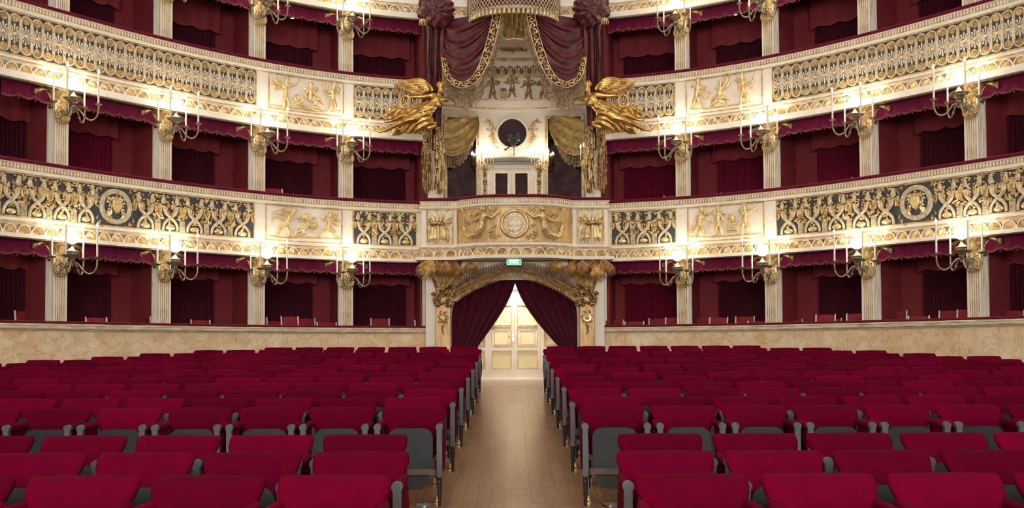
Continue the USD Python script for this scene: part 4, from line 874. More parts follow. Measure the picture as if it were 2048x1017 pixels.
for side, fl in ((0, FANS), (1, FANSR)):
    pc = thing('palm_fronds', 'gilt fan palm leaves and feather fronds over the %s half of the door arch' % ('left' if side == 0 else 'right'), 'palm fronds')
    for k, (b0, t0, sp, Y) in enumerate(fl): obj('palm_leaf', palm_fan(b0, t0, sp*1.3, Y), 'leaf_gold' if k % 3 else 'gold', pc)
    FR = [([(898, 604), (925, 577), (975, 556), (1027, 547)], 15, 34), ([(900, 590), (935, 560), (985, 543), (1030, 537)], 14, 32), ([(893, 575), (905, 548), (930, 534), (970, 530)], 12, 20), ([(885, 570), (888, 550), (878, 532), (868, 528)], 12, 14), ([(905, 585), (930, 548), (990, 530), (1028, 528)], 10, 26)]
    for k, (cp, ll, n) in enumerate(FR):
        Y = (22.86, 22.82, 22.78, 22.84, 22.92)[k]; c = bez([at(*q, Y) for q in cp], n); mb = MB().tube(c, np.linspace(.016, .006, n), 5); lm = ll*22.8/2090
        for i in range(1, n-1):
            t = c[i+1]-c[i-1]; t /= np.linalg.norm(t); q = np.array([-t[2], 0, t[0]]); l = lm*(1-.45*(i/n)**2)
            for s in (1, -1):
                d = t*.75+q*s*.75; e = c[i]+d*l+[0, -.05, -.03*(s < 0)]; m_ = c[i]+d*l*.5+[0, -.05, 0]; ww = q*s*lm*.10
                mb.add(np.array([c[i]-t*.012, m_-t*.020, e, m_+t*.020, m_+[0, -.016, 0], c[i]+t*.012]), [[0, 1, 4], [1, 2, 4], [2, 3, 4], [3, 5, 4], [5, 0, 4]])
        obj('feather_frond', mb if side == 0 else mirrored(mb), ['gold', 'old_gold', 'gold', 'old_gold', 'bronze'][k], pc)
es = thing('exit_sign', 'lit green and white emergency exit sign under the royal balcony', 'exit sign')
c = at(1028, 524.5, 22.55); w, h = 28*22.55/2090, 10.5*22.55/2090
obj('housing', MB().box(c+[0, .03, 0], (w+.012, .055, h+.012)), 'steel', es)
obj('lit_face', MB().box(c+[0, 0, 0], (w, .008, h)), 'exit_white', es)
obj('green_edge', MB().box(c+[-w*.43, -.004, 0], (w*.13, .006, h)).box(c+[w*.43, -.004, 0], (w*.13, .006, h)).box(c+[0, -.004, -h*.42], (w, .0055, h*.16)), 'exit_green', es)
mb = MB().box(c+[.05, -.005, 0], (.07, .004, .018)); mb.add(MB().prism(Polygon([(0, .026), (.035, 0), (0, -.026)]), .004).mapped(lambda v: np.column_stack([v[:, 0]+c[0]+.08, c[1]-.004-v[:, 2], v[:, 1]+c[2]]))); mb.ball(c+[-.04, -.004, .03], .010, (1, .3, 1), 1); mb.tube([c+[-.04, -.005, .018], c+[-.05, -.005, -.008], c+[-.065, -.005, -.03]], .006, 5).tube([c+[-.05, -.005, -.008], c+[-.03, -.005, -.03]], .006, 5).tube([c+[-.065, -.005, .0], c+[-.042, -.005, .014], c+[-.022, -.005, .002]], .005, 5)
obj('running_figure', mb, 'exit_green', es)

# ---- the pair of door curtains
YC = 23.30
zfl = .86
for side in (0, 1):
    cu = thing('door_curtain', 'wine red velvet door curtain drawn back to the %s under the palm arch' % ('left' if side == 0 else 'right'), 'curtain')
    xo = (xl-.04 if side == 0 else xr+.04); apx = at(1030, 566, YC); inner = spline([at(*q, YC)[[0, 2]] for q in ([(1030, 566), (1014, 606), (992, 642), (968, 676), (950, 700)] if side == 0 else [(1030, 566), (1048, 606), (1075, 645), (1098, 672), (1122, 698)])], 16)
    zz = np.r_[inner[:, 1], np.linspace(inner[-1, 1], zfl, 6)[1:]]; xin = np.r_[inner[:, 0], inner[-1, 0] + (xo-inner[-1, 0])*.18*np.linspace(0, 1, 6)[1:]]
    nu = 90; P = np.zeros((nu, len(zz), 3))
    for i in range(nu):
        u = i/(nu-1)
        for j, (z, xi) in enumerate(zip(zz, xin)):
            x = lerp(xo, xi, u); g = abs(xi-xo)/1.5; x0 = lerp(xo, apx[0], u)
            top = zsp+(zap-zsp)*max(0.0, 1-(abs(x-cx_)/((xr-xl)/2+.05))**2.2)**.45+.05
            P[i, j] = (x, YC + .055*math.sin(u*42+1.2*math.sin(u*6)) + .02*math.sin(u*95+z*2) - .04*(1-g), min(z, 9) if j else zz[0])
    # the top follows the arch
    for i in range(nu):
        x = P[i, 0, 0]
        for j in range(len(zz)):
            pass
    obj('drape', MB().grid(P, .012, flip=(side == 0)), 'door_curtain', cu, True)
    # upper field of the curtain between the arch and the hanging point
    Q = np.zeros((nu, 5, 3))
    for i in range(nu):
        u = i/(nu-1); x = lerp(xo, apx[0], u); top = zsp+(zap-zsp)*max(0.0, 1-(abs(x-cx_)/((xr-xl)/2+.06))**2.4)**.45+.06
        for j in range(5): z = lerp(max(top, zz[0]), zz[0]-.0, j/4); Q[i, j] = (x, P[i, 0, 1], z)
    obj('curtain_head', MB().grid(Q, .012, flip=(side == 0)), 'door_curtain', cu, True)

# ---- four-leaf glazed door
YD = 24.15; door = thing('door_1', 'white four leaf door with pale yellow glazed panels behind the curtains', 'door', kind='structure')
def dz(zx, zy): p = at(820+zx/4.624, 560+zy/4.624, YD); return p[0], p[2]
ex = [dz(x, 500)[0] for x in (491, 728, 965, 1205, 1442)]; zt = dz(965, 168)[1]; zb = vz; kick = dz(965, 915)[1]
obj('door_frame', MB().box(((ex[0]+ex[4])/2, YD+.03, zt+.035), (ex[4]-ex[0]+.16, .12, .07)).box((ex[0]-.04, YD+.03, (zt+zb)/2), (.08, .12, zt-zb)).box((ex[4]+.04, YD+.03, (zt+zb)/2), (.08, .12, zt-zb)), 'white_paint', door)
obj('transom_panel', MB().box(((ex[0]+ex[4])/2, YD+.06, zt+.13), (ex[4]-ex[0]+.16, .06, .13)), 'grey_paint', door)
obj('transom_rail', MB().box(((ex[0]+ex[4])/2, YD+.03, zt+.235), (ex[4]-ex[0]+.16, .12, .08)), 'white_paint', door)
obj('threshold', MB().box(((ex[0]+ex[4])/2, YD-.06, zb+.03), (ex[4]-ex[0]+.2, .14, .075)), 'white_paint', door)
rows_ = [(822, 655), (620, 432), (425, 235)]
for k in range(4):
    x0, x1 = ex[k]+.003, ex[k+1]-.003; st = .062 if k in (1, 2) else .08; mb = MB()
    zs = [zb+.065] + [dz(965, y)[1] for q in rows_ for y in q] + [zt]
    for i in range(0, 8, 2): mb.box(((x0+x1)/2, YD, (zs[i]+zs[i+1])/2), (x1-x0, .045, zs[i+1]-zs[i]))
    for xx in (x0+st/2, x1-st/2): mb.box((xx, YD+.0005, (zs[0]+zs[-1])/2), (st, .0452, zs[-1]-zs[0]))
    lf = obj('door_leaf', mb, 'white_paint', door)
    for i in range(1, 7, 2):
        zc, hh, ww = (zs[i]+zs[i+1])/2, zs[i+1]-zs[i], x1-x0-2*st
        obj('glazed_panel', MB().box(((x0+x1)/2, YD+.008, zc), (ww, .01, hh)), 'yellow_pane', lf)
        obj('glazing_bead', frame(ww+.004, hh+.004, .016, .02).mapped(lambda v: np.column_stack([v[:, 0]+(x0+x1)/2, YD-.018-v[:, 2]+.012, v[:, 1]+zc])), 'gilt_line', lf)
        if i == 3:
            q = frame(ww*.72, hh*.70, .010, .014).mapped(lambda v: np.column_stack([v[:, 0]+(x0+x1)/2, YD+.004-v[:, 2], v[:, 1]+zc-.02])); obj('panel_beading', q, 'pale_gold', lf)
hx, hz = dz(948, 525)
hd = obj('door_handle', MB().box((hx+.012, YD-.03, hz-.03), (.035, .01, .17)).tube([(hx+.012, YD-.03, hz), (hx+.012, YD-.075, hz), (hx-.06, YD-.078, hz-.004), (hx-.10, YD-.07, hz-.006)], .010, 6), 'steel', door)
light('DiskLight', 'vestibule_lamp', (cx_, 23.75, 3.45), (0, 0, 0), (1, .88, .68), 40.0, Radius=.35)

# ------------------------------------------------------------------ inside of the royal box
PI_ = Path([(AX+x, 24.92-.14*x*x) for x in np.linspace(-2.05, 2.05, 25)])
def Zc(py): return at(1028, py, 24.85)[2]
def sI(px): return PI_.hit(px)
c0 = float(np.interp(AX, PI_.p[:, 0], PI_.s))
wb = thing('wall_back', 'cream and gilt back wall of the royal box', 'wall', kind='structure')
zf = TOP[1]-.95; ztop = Zc(46)
obj('wall_panel', PI_.sweep([(-.1, zf), (0, zf), (0, ztop), (-.1, ztop)], 0, PI_.s[-1], None), 'cream', wb)
for side in (-1, 1): obj('side_wall', MB().box((AX+side*2.06, 24.2, (zf+CEIL[2])/2), (.05, 1.5, CEIL[2]-zf)), 'box_red', wb)
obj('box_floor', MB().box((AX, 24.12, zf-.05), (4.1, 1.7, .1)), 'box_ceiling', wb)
obj('box_ceiling', MB().box((AX, 24.3, CEIL[2]+.06), (4.2, 1.6, .1)), 'cream', wb)
z1, z2 = Zc(221), Zc(205)
obj('cornice', PI_.sweep([(0, z1-.03), (.03, z1-.03), (.04, z1), (.07, z1+.02), (.07, z1+.05), (.10, z1+.06), (.12, z1+.12), (.15, z2), (.15, z2+.02), (0, z2+.02)], 0, PI_.s[-1], None), 'cream', wb, 35)
obj('cornice_gilding', PI_.sweep([(.071, z1+.02), (.085, z1+.025), (.085, z1+.048), (.071, z1+.052)], 0, PI_.s[-1], None).add(PI_.sweep([(.14, z2+.02), (.165, z2+.02), (.165, z2+.04), (.14, z2+.04)], 0, PI_.s[-1], None)), 'gold', wb, 35)
obj('frieze_ground', PI_.sweep([(0, Zc(204)), (.04, Zc(204)), (.04, Zc(154)), (0, Zc(154))], 0, PI_.s[-1], None), 'cream', wb)
obj('upper_moulding', PI_.sweep([(0, Zc(121)), (.04, Zc(121)), (.055, Zc(118)), (.03, Zc(115)), (0, Zc(115))], c0-1.2, c0+1.2, None), 'gilt_line', wb)
obj('frieze_moulding', PI_.sweep([(0, Zc(155)), (.07, Zc(155)), (.07, Zc(150)), (0, Zc(148))], 0, PI_.s[-1], None), 'gilt_line', wb)
def leaf_band(seed, z0, z1, s0, s1, n):
    mb = MB()
    for k in range(n):
        x = lerp(s0, s1, (k+.5)/n); w = (s1-s0)/n
        for a in (-.9, -.45, 0, .45, .9): petal(mb, np.array([x, z0]), math.pi/2+a, (z1-z0)*(1-.25*abs(a)), .035, .03)
        mb.tube([(x+w*.48*math.cos(t), z0+(z1-z0)*.98*math.sin(t)**.7, .02) for t in np.linspace(0, math.pi, 9)], .011, 4)
    return mb.mapped(PI_.map(0, 0))
obj('palmette_frieze', leaf_band(1, Zc(149), Zc(131), c0-.95, c0+.95, 10), 'old_gold', wb)
mb = MB()
for s in (1, -1):
    for k in range(4):
        t = np.linspace(0, 4.5, 9); x = s*(.07+.075*k); mb.tube(np.column_stack([c0+x+.045*np.cos(t*s+k)*(1-t/7), Zc(98)+.05*np.sin(t*s+k)*(1-t/7), np.full(9, .02)]), .014, 5)
    mb.tube(bez([(c0, Zc(98), .02), (c0+s*.15, Zc(92), .03), (c0+s*.27, Zc(100), .02)], 7), [.02, .024, .022, .02, .016, .012, .006], 5)
obj('cove_ornament', mb.add(leaf_cluster(71, (c0, Zc(98)), .14, .14, 9, .03)).mapped(PI_.map(0, 0)), 'old_gold', wb, True)
fr = thing('frieze_relief', 'gilt relief of dancing cherubs above the mirror in the royal box', 'relief')
def fI(zx, zy):
    px, py = 840+zx/5.084, zy/5.084; s = PI_.hit(px); return s, at(px, py, float(PI_.pos(np.array(s))[1]))[2]
def fI2(zx, zy): s, z = fI(zx, zy); return s, z
for (x, k, l) in ((740, 1, 0), (942, 1, 1), (1112, 1, 0), (1262, .9, 1)):
    y = 790 if x == 942 else 812
    q = lambda a, b: (x+a, y+b)
    putto(fr, lambda a, b: (fI(a, b)[0], fI(a, b)[1]), q(0, 0), q(0, 22), q(0, 50), q(2, 100), [(q(22, 45), q(50, 55), q(72, 30+l*30)), (q(-22, 45), q(-48, 62), q(-75, 80-l*30))], [(q(-12, 125), q(-22, 155), q(-28, 192), q(-40, 198)), (q(14, 125), q(18, 158), q(28, 192), q(40, 198))], [(q(18, 45), q(70, 5)), (q(-18, 45), q(-70, 15))], k=.92*k, PT=PI_, matn='old_gold')
mb = MB(); s_, z_ = fI(852, 950); mb.box((s_, z_-.05, .09), (.13, .15, .08)).ball((s_, z_+.06, .09), .06, (1.3, .8, .8), 1).add(leaf_cluster(4, (s_, z_+.08), .2, .06, 9, .03)); obj('altar', mb.mapped(PI_.map(0, 0)), 'old_gold', fr)
# mirrors
zm0, zm1 = TOP[1]-.3, Zc(234)
for side, (pa, pb) in enumerate(((888, 957), (1092, 1170))):
    s0, s1 = sI(pa), sI(pb); m = thing('wall_mirror', 'tall dark wall mirror in gilt frame, %s of the royal box doors' % SIDE[side], 'mirror')
    p0, p1 = PI_.pos(np.array(s0), np.array(.02)), PI_.pos(np.array(s1), np.array(.02)); d = p1-p0; a = math.atan2(d[1], d[0]); w = np.linalg.norm(d); cxy = (p0+p1)/2; R = np.array([[math.cos(a), -math.sin(a), 0], [math.sin(a), math.cos(a), 0], [0, 0, 1]])
    pl = lambda v: np.column_stack([v[:, 0], -v[:, 2], v[:, 1]]) @ R.T + [cxy[0], cxy[1], (zm0+zm1)/2]
    obj('glass', MB().box((0, 0, .012), (w-.05, zm1-zm0-.05, .012)).mapped(pl), 'mirror', m)
    obj('frame', frame(w, zm1-zm0, .045, .05).mapped(pl), 'gold', m); obj('inner_frame', frame(w-.09, zm1-zm0-.09, .02, .035).mapped(pl), 'cream', m)
cr = at(1024.5, 267, 24.9); rm = thing('round_mirror', 'round dark mirror in white and gilt frame above the royal box doors', 'mirror')
obj('glass', MB().lathe([(.345, 0), (.345, .014), (0, .014)][::-1], 48, (cr[0], 24.90, cr[2]), 'y'), 'mirror', rm, 40)
obj('frame', MB().lathe([(.34, 0), (.345, .05), (.365, .06), (.39, .05), (.40, 0)][::-1], 48, (cr[0], 24.90, cr[2]), 'y'), 'white_paint', rm, 50)
obj('gilt_rim', MB().lathe([(.338, .0), (.336, .045), (.345, .052), (.352, .045), (.352, 0)][::-1], 48, (cr[0], 24.90, cr[2]), 'y'), 'gold', rm, 50)
for side in (-1, 1):
    f_ = thing('festoon', 'gilt flower festoon on the wall %s of the round mirror' % ('left' if side < 0 else 'right'), 'ornament'); mb = MB(); rr = random.Random(4)
    for (x, y, n, sz) in ((50, 213, 3, 5), (44, 225, 6, 8), (56, 222, 3, 5), (38, 245, 8, 9), (48, 250, 5, 6), (40, 268, 7, 8), (44, 280, 4, 6), (39, 292, 5, 6), (36, 303, 4, 5)):
        for i in range(n): q = at(1024.5+side*(x+rr.gauss(0, sz*.4))*.98, 240+(y-213)*.52+rr.gauss(0, sz*.35), 24.86); mb.ball(q, 1, (rr.uniform(.02, .035), .02, rr.uniform(.015, .03)), 'o' if i % 2 else 0)
    obj('flowers', mb, 'gold', f_); obj('ribbon', MB().tube(spline([at(1024.5+side*x, y, 24.875) for x, y in ((50, 240), (38, 254), (43, 270), (38, 288), (28, 297))], 16), .012, 5), 'gold', f_, True)
# doors of the royal box
d2 = thing('door_2', 'white double door with tall glass panes at the back of the royal box', 'door', kind='structure'); yd = 24.86
dp = lambda px, py: at(px, py, yd)
x0, x1 = dp(984, 360)[0], dp(1063, 360)[0]; zh, zl = dp(1024, 340)[2]+.02, zf
obj('door_frame', MB().box((x0-.05, yd, (zh+zl)/2), (.10, .10, zh-zl)).box((x1+.05, yd, (zh+zl)/2), (.10, .10, zh-zl)).box(((x0+x1)/2, yd, zh+.05), (x1-x0+.2, .10, .10)), 'cream', d2)
obj('entablature', MB().box(((x0+x1)/2, yd-.02, zh+.13), (x1-x0+.20, .14, .07)).box(((x0+x1)/2, yd-.06, zh+.19), (x1-x0+.30, .24, .05)).box(((x0+x1)/2, yd-.08, zh+.235), (x1-x0+.36, .30, .04)), 'grey_paint', d2)
for k in (0, 1):
    a, b = (x0, (x0+x1)/2-.002) if k == 0 else ((x0+x1)/2+.002, x1); pz0, pz1 = TOP[1]-.25, dp(1024, 346)[2]; st = .085; mb = MB()
    for c, s in (((a+st*.4, (zl+zh)/2), (st*.8, zh-zl)), ((b-st*.5, (zl+zh)/2), (st, zh-zl))): mb.box((c[0], yd, c[1]), (s[0], .05, s[1]))
    mb.box(((a+b)/2, yd+.001, (pz1+zh)/2), (b-a, .0502, zh-pz1)).box(((a+b)/2, yd+.001, (zl+pz0)/2), (b-a, .0502, pz0-zl))
    l = obj('door_leaf', mb, 'white_paint', d2); ww = b-a-st*1.8; xc = a+st*.8+ww/2
    obj('glass_pane', MB().box((xc, yd+.01, (pz0+pz1)/2), (ww, .01, pz1-pz0)), 'mirror', l); obj('pane_bead', frame(ww+.01, pz1-pz0, .016, .02).mapped(lambda v: np.column_stack([v[:, 0]+xc, yd-.012-v[:, 2]+.002, v[:, 1]+(pz0+pz1)/2])), 'gold', l)
for side, px in ((-1, 970), (1, 1078)):
    p = thing('carved_strip', 'cream door strip with carved gilt pendants under the %s candelabrum' % ('left' if side < 0 else 'right'), 'pilaster'); q = at(px, 360, 24.78); h0, h1 = zf, at(px, 300, 24.78)[2]
    obj('strip', MB().box((q[0], 24.83, (h0+h1)/2), (.17, .09, h1-h0)), 'cream', p); obj('edge', MB().box((q[0]-.075, 24.78, (h0+h1)/2), (.016, .02, h1-h0)).box((q[0]+.075, 24.78, (h0+h1)/2), (.016, .02, h1-h0)), 'gold', p)
    mb = MB()
    for y in (348, 354, 362, 368, 375, 382, 389): z = at(px, y, 24.78)[2]; mb.ball((q[0], 24.775, z), 1, (.035+.02*(y in (362, 368)), .025, .035), 1).ball((q[0]+.03, 24.775, z+.03), .016, sub=0).ball((q[0]-.03, 24.775, z+.03), .016, sub=0)
    obj('pendant_carving', mb, 'old_gold', p, True)
def candelabrum(name, px, py, Y, n, w, label, sc=1.0):
    t = thing('candelabrum', label, 'candelabrum'); b = at(px, py, Y)
    obj('back_plate', MB().ball(b+[0, .04, -.06], 1, (.05, .03, .14), 1).tube(bez([b+[0, .03, -.16], b+[0, -.10, -.22], b+[0, -.10, -.02]], 7), [.02, .02, .018, .018, .022, .026, .012], 6), 'gold', t, True)
    for k in range(n):
        u = 0 if n == 1 else k/(n-1)*2-1; e = b + np.array([u*w, -.10-.09*math.cos(u*1.57), .02+.03*(k % 2)])
        arm = obj('arm', MB().tube(bez([b+[0, -.06, -.06], b+[u*w*.4, -.12, -.16], [e[0], e[1], e[2]-.12], [e[0], e[1], e[2]]], 9), .010, 5), 'gold', t, True)
        obj('drip_pan', MB().lathe([(0, -.01), (.03, 0), (.034, .012), (.012, .012), (.012, .035), (0, .035)], 10, e), 'gold', arm, 50); obj('candle', MB().lathe([(0, .03), (.0115, .03), (.011, .27*sc), (0, .272*sc)], 8, e), 'candle', arm, 50); obj('bulb', MB().lathe([(0, .27*sc), (.010, .28*sc), (.016, .30*sc), (.011, .33*sc), (0, .36*sc)], 8, e), 'bulb', arm, True)
candelabrum('candelabrum', 970, 331, 24.66, 7, .20, 'lit gilt candelabrum left of the royal box doors'); candelabrum('candelabrum', 1080, 331, 24.66, 7, .20, 'lit gilt candelabrum right of the royal box doors')
candelabrum('candelabrum', 883, 325, 23.1, 1, .05, 'single lit candle bracket beside the left gilt drape of the royal box'); candelabrum('candelabrum', 1167, 325, 23.25, 3, .07, 'three candle bracket beside the right gilt drape of the royal box')
# video camera
vc = thing('video_camera', 'black video camera on a bracket in front of the round mirror', 'camera'); q = at(1028, 282, 24.2)
obj('body', MB().box(q+[.0, 0, .03], (.17, .26, .16)).box(q+[-.09, .02, .08], (.10, .14, .14)).box(q+[.10, .02, .10], (.07, .12, .17)), 'black_plastic', vc)
obj('lens', MB().lathe([(.045, 0), (.05, .12), (.055, .125), (.055, .16), (.04, .16), (.03, .12), (0, .12)], 16, q+[.0, -.12, .03], 'y'), 'black_plastic', vc, 50)
obj('handle', MB().tube([q+[-.05, .03, .11], q+[-.04, .03, .19], q+[.05, .03, .2], q+[.07, .03, .11]], .014, 6), 'black_plastic', vc, True)
obj('tripod_head', MB().box(q+[-.02, .02, -.085], (.14, .16, .07)).tube([q+[-.03, .0, -.1], q+[-.12, -.12, -.17], q+[-.2, -.18, -.24]], .012, 6).box(q+[-.2, -.18, -.24], (.06, .03, .03)), 'black_plastic', vc)
obj('post', MB().tube([q+[.0, .05, -.10], q+[.0, .05, -.38]], .028, 8).box(q+[0, .25, -.37], (.08, .5, .03)), 'steel', vc)
# gilt cloths hanging before the mirrors
def cloth_patch(top, hem, Yt, Yh, amp, nf, n=34, m=26, seed=0, th=.012, flip=True, sag=.0, along=False):
    T, Hm = spline([(x, y) for x, y in top], n), spline([(x, y) for x, y in hem], n); P = np.zeros((n, m, 3)); r = np.random.RandomState(seed); ph = r.rand(4)*6
    for i in range(n):
        u = i/(n-1)
        for j in range(m):
            v = j/(m-1); px, py = lerp(T[i], Hm[i], v); Y = lerp(lerp(Yt[0], Yt[1], u), lerp(Yh[0], Yh[1], u), v)
            w = (u if along else v)
            f = amp*(math.sin(w*nf*6.283+ph[0]+.9*math.sin((v if along else u)*4+ph[1])) + .45*math.sin(w*nf*2.1*6.283+ph[2]+2*u) + .2*math.sin(w*nf*4.3*6.283+3*u+ph[3]))*(.35+.65*math.sin(math.pi*min(1, .12+.88*(u if not along else .5)))); P[i, j] = at(px, py, Y - sag*math.sin(math.pi*u)*math.sin(math.pi*.5*v) + f)
    return MB().grid(P, th, flip=flip), P
def strands(curve, L, n, Y, seed, rad=.010, dy=(0, 1), knots=True):
    mb = MB(); c = spline(curve, n); r = random.Random(seed)
    for i, (px, py) in enumerate(c):
        l = L*(1+.25*r.uniform(-1, 1)); b = at(px, py, Y if np.isscalar(Y) else lerp(Y[0], Y[1], i/(n-1))); mb.tube([b, b+[.004*r.uniform(-1, 1), 0, -l*.5], b+[.008*r.uniform(-1, 1), 0, -l]], [rad*.5, rad*.8, rad*1.1], 4)
        if knots:
            for k in range(3): mb.ball(b+[0, -.005, -l*(.25+.3*k)], rad*1.7, sub='o')
    return mb
for side in (0, 1):
    fx = (lambda mb: mb.arr()) if side == 0 else mirrored
    c = thing('gilt_swag', 'brown gold fringed cloth swag hanging before the %s mirror of the royal box' % SIDE[side], 'drape')
    mb, P = cloth_patch([(888, 243), (910, 236), (935, 234), (957, 235)], [(889, 306), (903, 313), (926, 306), (955, 238)], (23.95, 24.5), (23.95, 24.5), .035, 3.2, seed=3); obj('cloth', fx(mb), 'brocade', c, True)
    obj('fringe', fx(strands([(889, 306), (903, 313), (920, 309), (940, 280), (953, 250)], .24, 34, (23.93, 24.42), 6, .012)), 'fringe_gold', c, kind='stuff')
    g = thing('gilt_drapery', 'carved gilt drapery with hanging fringe, %s edge of the royal box opening' % SIDE[side], 'drapery')
    for k, (xa, xb, ya, yb) in enumerate(((845, 863, 262, 385), (869, 888, 258, 388))):
        mb, P = cloth_patch([(xa+3, ya), ((xa+xb)/2, ya-4), (xb-2, ya)], [(xa, yb-12), ((xa+xb)/2, yb), (xb, yb-12)], (22.86, 22.86), (22.9, 22.9), .028, 2.4, n=20, m=24, seed=5+k, along=True); dr = obj('drapery_tail', fx(mb), 'old_gold', g, True)
        mb = MB(); rr = random.Random(k+2)
        for i in range(46):
            px, py = rr.uniform(xa-1, xb+1), lerp(ya+6, yb-14, rr.random()); b = at(px, py, 22.80); l = rr.uniform(.10, .22); mb.tube([b, b+[0, -.01, -l*.5], b+[0, 0, -l]], [.008, .012, .016], 5).ball(b, .018, sub='o')
        obj('tassels', fx(mb), 'gold' if k else 'old_gold', dr, kind='stuff')
        mb = MB(); rr = random.Random(k+12)
        for i in range(9): px, py = lerp(xa+3, xb-3, rr.random()), lerp(ya, ya+46, i/8); b = at(px, py, 22.79); t = np.linspace(0, 5, 8); mb.tube(np.column_stack([b[0]+.05*np.cos(t)*(1-t/7), np.full(8, b[1]), b[2]+.05*np.sin(t)*(1-t/7)]), .012, 4)
        obj('scroll_border', fx(mb), 'gold', dr, True)
    a, b = at(857, 380, 23.0), at(885, 380, 23.0); obj('pedestal', fx(MB().prism(fluted(b[0]-a[0], 4, .012), .62, TOP[1]-.3).mapped(lambda v: v*[1, .8, 1] + [(a[0]+b[0])/2, 23.1, 0])), 'ivory', g)
    mb, P = cloth_patch([(864, 176), (874, 174), (885, 176)], [(864, 300), (872, 303), (881, 300)], (22.95, 22.95), (22.98, 22.98), .03, 1.6, n=14, m=14, seed=9, along=True); obj('wine_lining', fx(mb), 'canopy', g, True)

# ------------------------------------------------------------------ canopy of the royal box
YK = 22.72
def knotfold(v):
    c = at(874, 26, 22.6); th = np.arctan2(v[:, 2]-c[2], v[:, 0]-c[0]); r = np.hypot(v[:, 2]-c[2], v[:, 0]-c[0])
    return .05*np.abs(np.sin(1.5*th+9*r+.8*np.sin(v[:, 1]*9)+1.1*np.sin(3*th)))*np.minimum(1, r/.10) - .02 + .018*np.sin(v[:, 2]*30-v[:, 0]*14+3*np.sin(2*th)) + .008*np.sin(17*th-24*r)
for side in (0, 1):
    fx = (lambda mb: mb.arr() if isinstance(mb, MB) else mb) if side == 0 else mirrored; nm = SIDE[side]
    sw = thing('canopy_swag', 'carved wine red canopy swag with gilt scroll hem and fringe, %s half' % nm, 'drape')
    hem = [(884, 118), (889, 146), (902, 168), (922, 178), (944, 172), (964, 152), (980, 118), (993, 74), (1003, 26)]
    mb, P = cloth_patch([(882, 44), (905, 38), (945, 31), (985, 24), (1003, 20)], hem, (22.78, 22.40), (22.72, 22.35), .045, 4.2, n=60, m=44, seed=12, sag=.22); obj('cloth', fx(mb), 'canopy', sw, True)
    hc = np.array([P[i, -1] for i in range(60)]); tan = np.gradient(hc, axis=0); tan /= np.linalg.norm(tan, axis=1, keepdims=True); nrm = np.column_stack([tan[:, 2], 0*tan[:, 0], -tan[:, 0]])
    inn = hc - nrm*.0; up = np.where(nrm[:, 2:3] > 0, 1, 1)*np.column_stack([-tan[:, 2], 0*tan[:, 0], tan[:, 0]])
    W = .17*np.clip(np.linspace(.55, 1.25, 60), .6, 1.0)[:, None]
    B = np.stack([hc + up*W*v + [0, -.07-.03*math.sin(math.pi*v), 0] for v in (0, .35, .7, 1)], 1); hb = obj('hem_band', fx(MB().grid(B, .02)), 'canopy', sw, True)
    mb = MB().tube(hc + [0, -.085, 0], .018, 6).tube(hc + up*W + [0, -.085, 0], .014, 6); obj('hem_cord', fx(mb), 'gold', hb, True)
    mb = MB(); d = np.r_[0, np.cumsum(np.linalg.norm(np.diff(hc, axis=0), axis=1))]; nS = int(d[-1]/.135)
    for k in range(nS):
        t = (k+.5)/nS*d[-1]; c = np.array([np.interp(t, d, (hc+up*W*.5)[:, i]) for i in range(3)]) + [0, -.115, 0]; w = float(np.interp(t, d, W[:, 0]))*.36; ph = (k % 2)*math.pi + k; a = np.linspace(0, 5.4, 11)
        mb.tube(np.column_stack([c[0]+w*np.cos(a+ph)*(1-a/7.5), np.full(11, c[1]), c[2]+w*np.sin(a+ph)*(1-a/7.5)]), np.linspace(.019, .013, 11), 5)
        for j in range(3): mb.ball(c + [w*1.1*math.cos(ph+j*2), 0, w*1.1*math.sin(ph+j*2)], 1, (.030, .018, .022), 'o')
    obj('hem_scrolls', fx(mb), 'gold', hb, True)
    mb = strands([(885, 122), (889, 148), (903, 171), (923, 181), (946, 175), (967, 154)], .36, 46, (22.64, 22.40), 21, .012).add(strands([(968, 152), (984, 118), (997, 76), (1006, 34)], .24, 24, (22.4, 22.24), 22, .010)).add(strands([(890, 140), (905, 164), (925, 174), (950, 166)], .34, 30, (22.70, 22.5), 23, .012)); obj('fringe', fx(mb), 'fringe_gold', sw, kind='stuff')
    tl = thing('canopy_tail', 'carved wine red drape hanging from a knot, %s side of the canopy' % nm, 'drape')
    mb, P = cloth_patch([(858, 30), (870, 28), (886, 32)], [(852, 205), (868, 208), (884, 205)], (22.78, 22.70), (22.86, 22.80), .05, 2.3, n=40, m=30, seed=2, th=.03, along=True); obj('fall', fx(mb), 'canopy', tl, True)
    K = {}
    for i, (px, py, dy, r) in enumerate(((848, 6, 0, .12), (872, -6, -.05, .15), (893, 6, 0, .14), (852, 28, 0, .12), (874, 24, -.10, .17), (897, 30, -.02, .11), (866, 44, -.02, .10), (884, 46, 0, .09), (838, 22, .05, .07))): K[str(i)] = (*at(px, py, 22.66+dy), r)
    v, f = flesh(K, [('0', '1', '4'), ('1', '2', '4'), ('0', '3', '4'), ('2', '5', '4'), ('3', '6', '4'), ('4', '5', '7'), ('6', '7', '4'), ('8', '3'), ('8', '0')], .028, 3, knotfold)
    kn = obj('knot', fx((v, f)), 'canopy', tl, True); mb = MB(); q = at(846, 40, 22.6)
    for k in range(5): mb.tube(bez([q+[0, 0, .03], q+[.05*(k-2), -.03, -.02], q+[.035*(k-2), -.02, -.13]], 5), [.012, .016, .014, .01, .006], 5)
    obj('gilt_tassel', fx(mb), 'gold', kn, True)
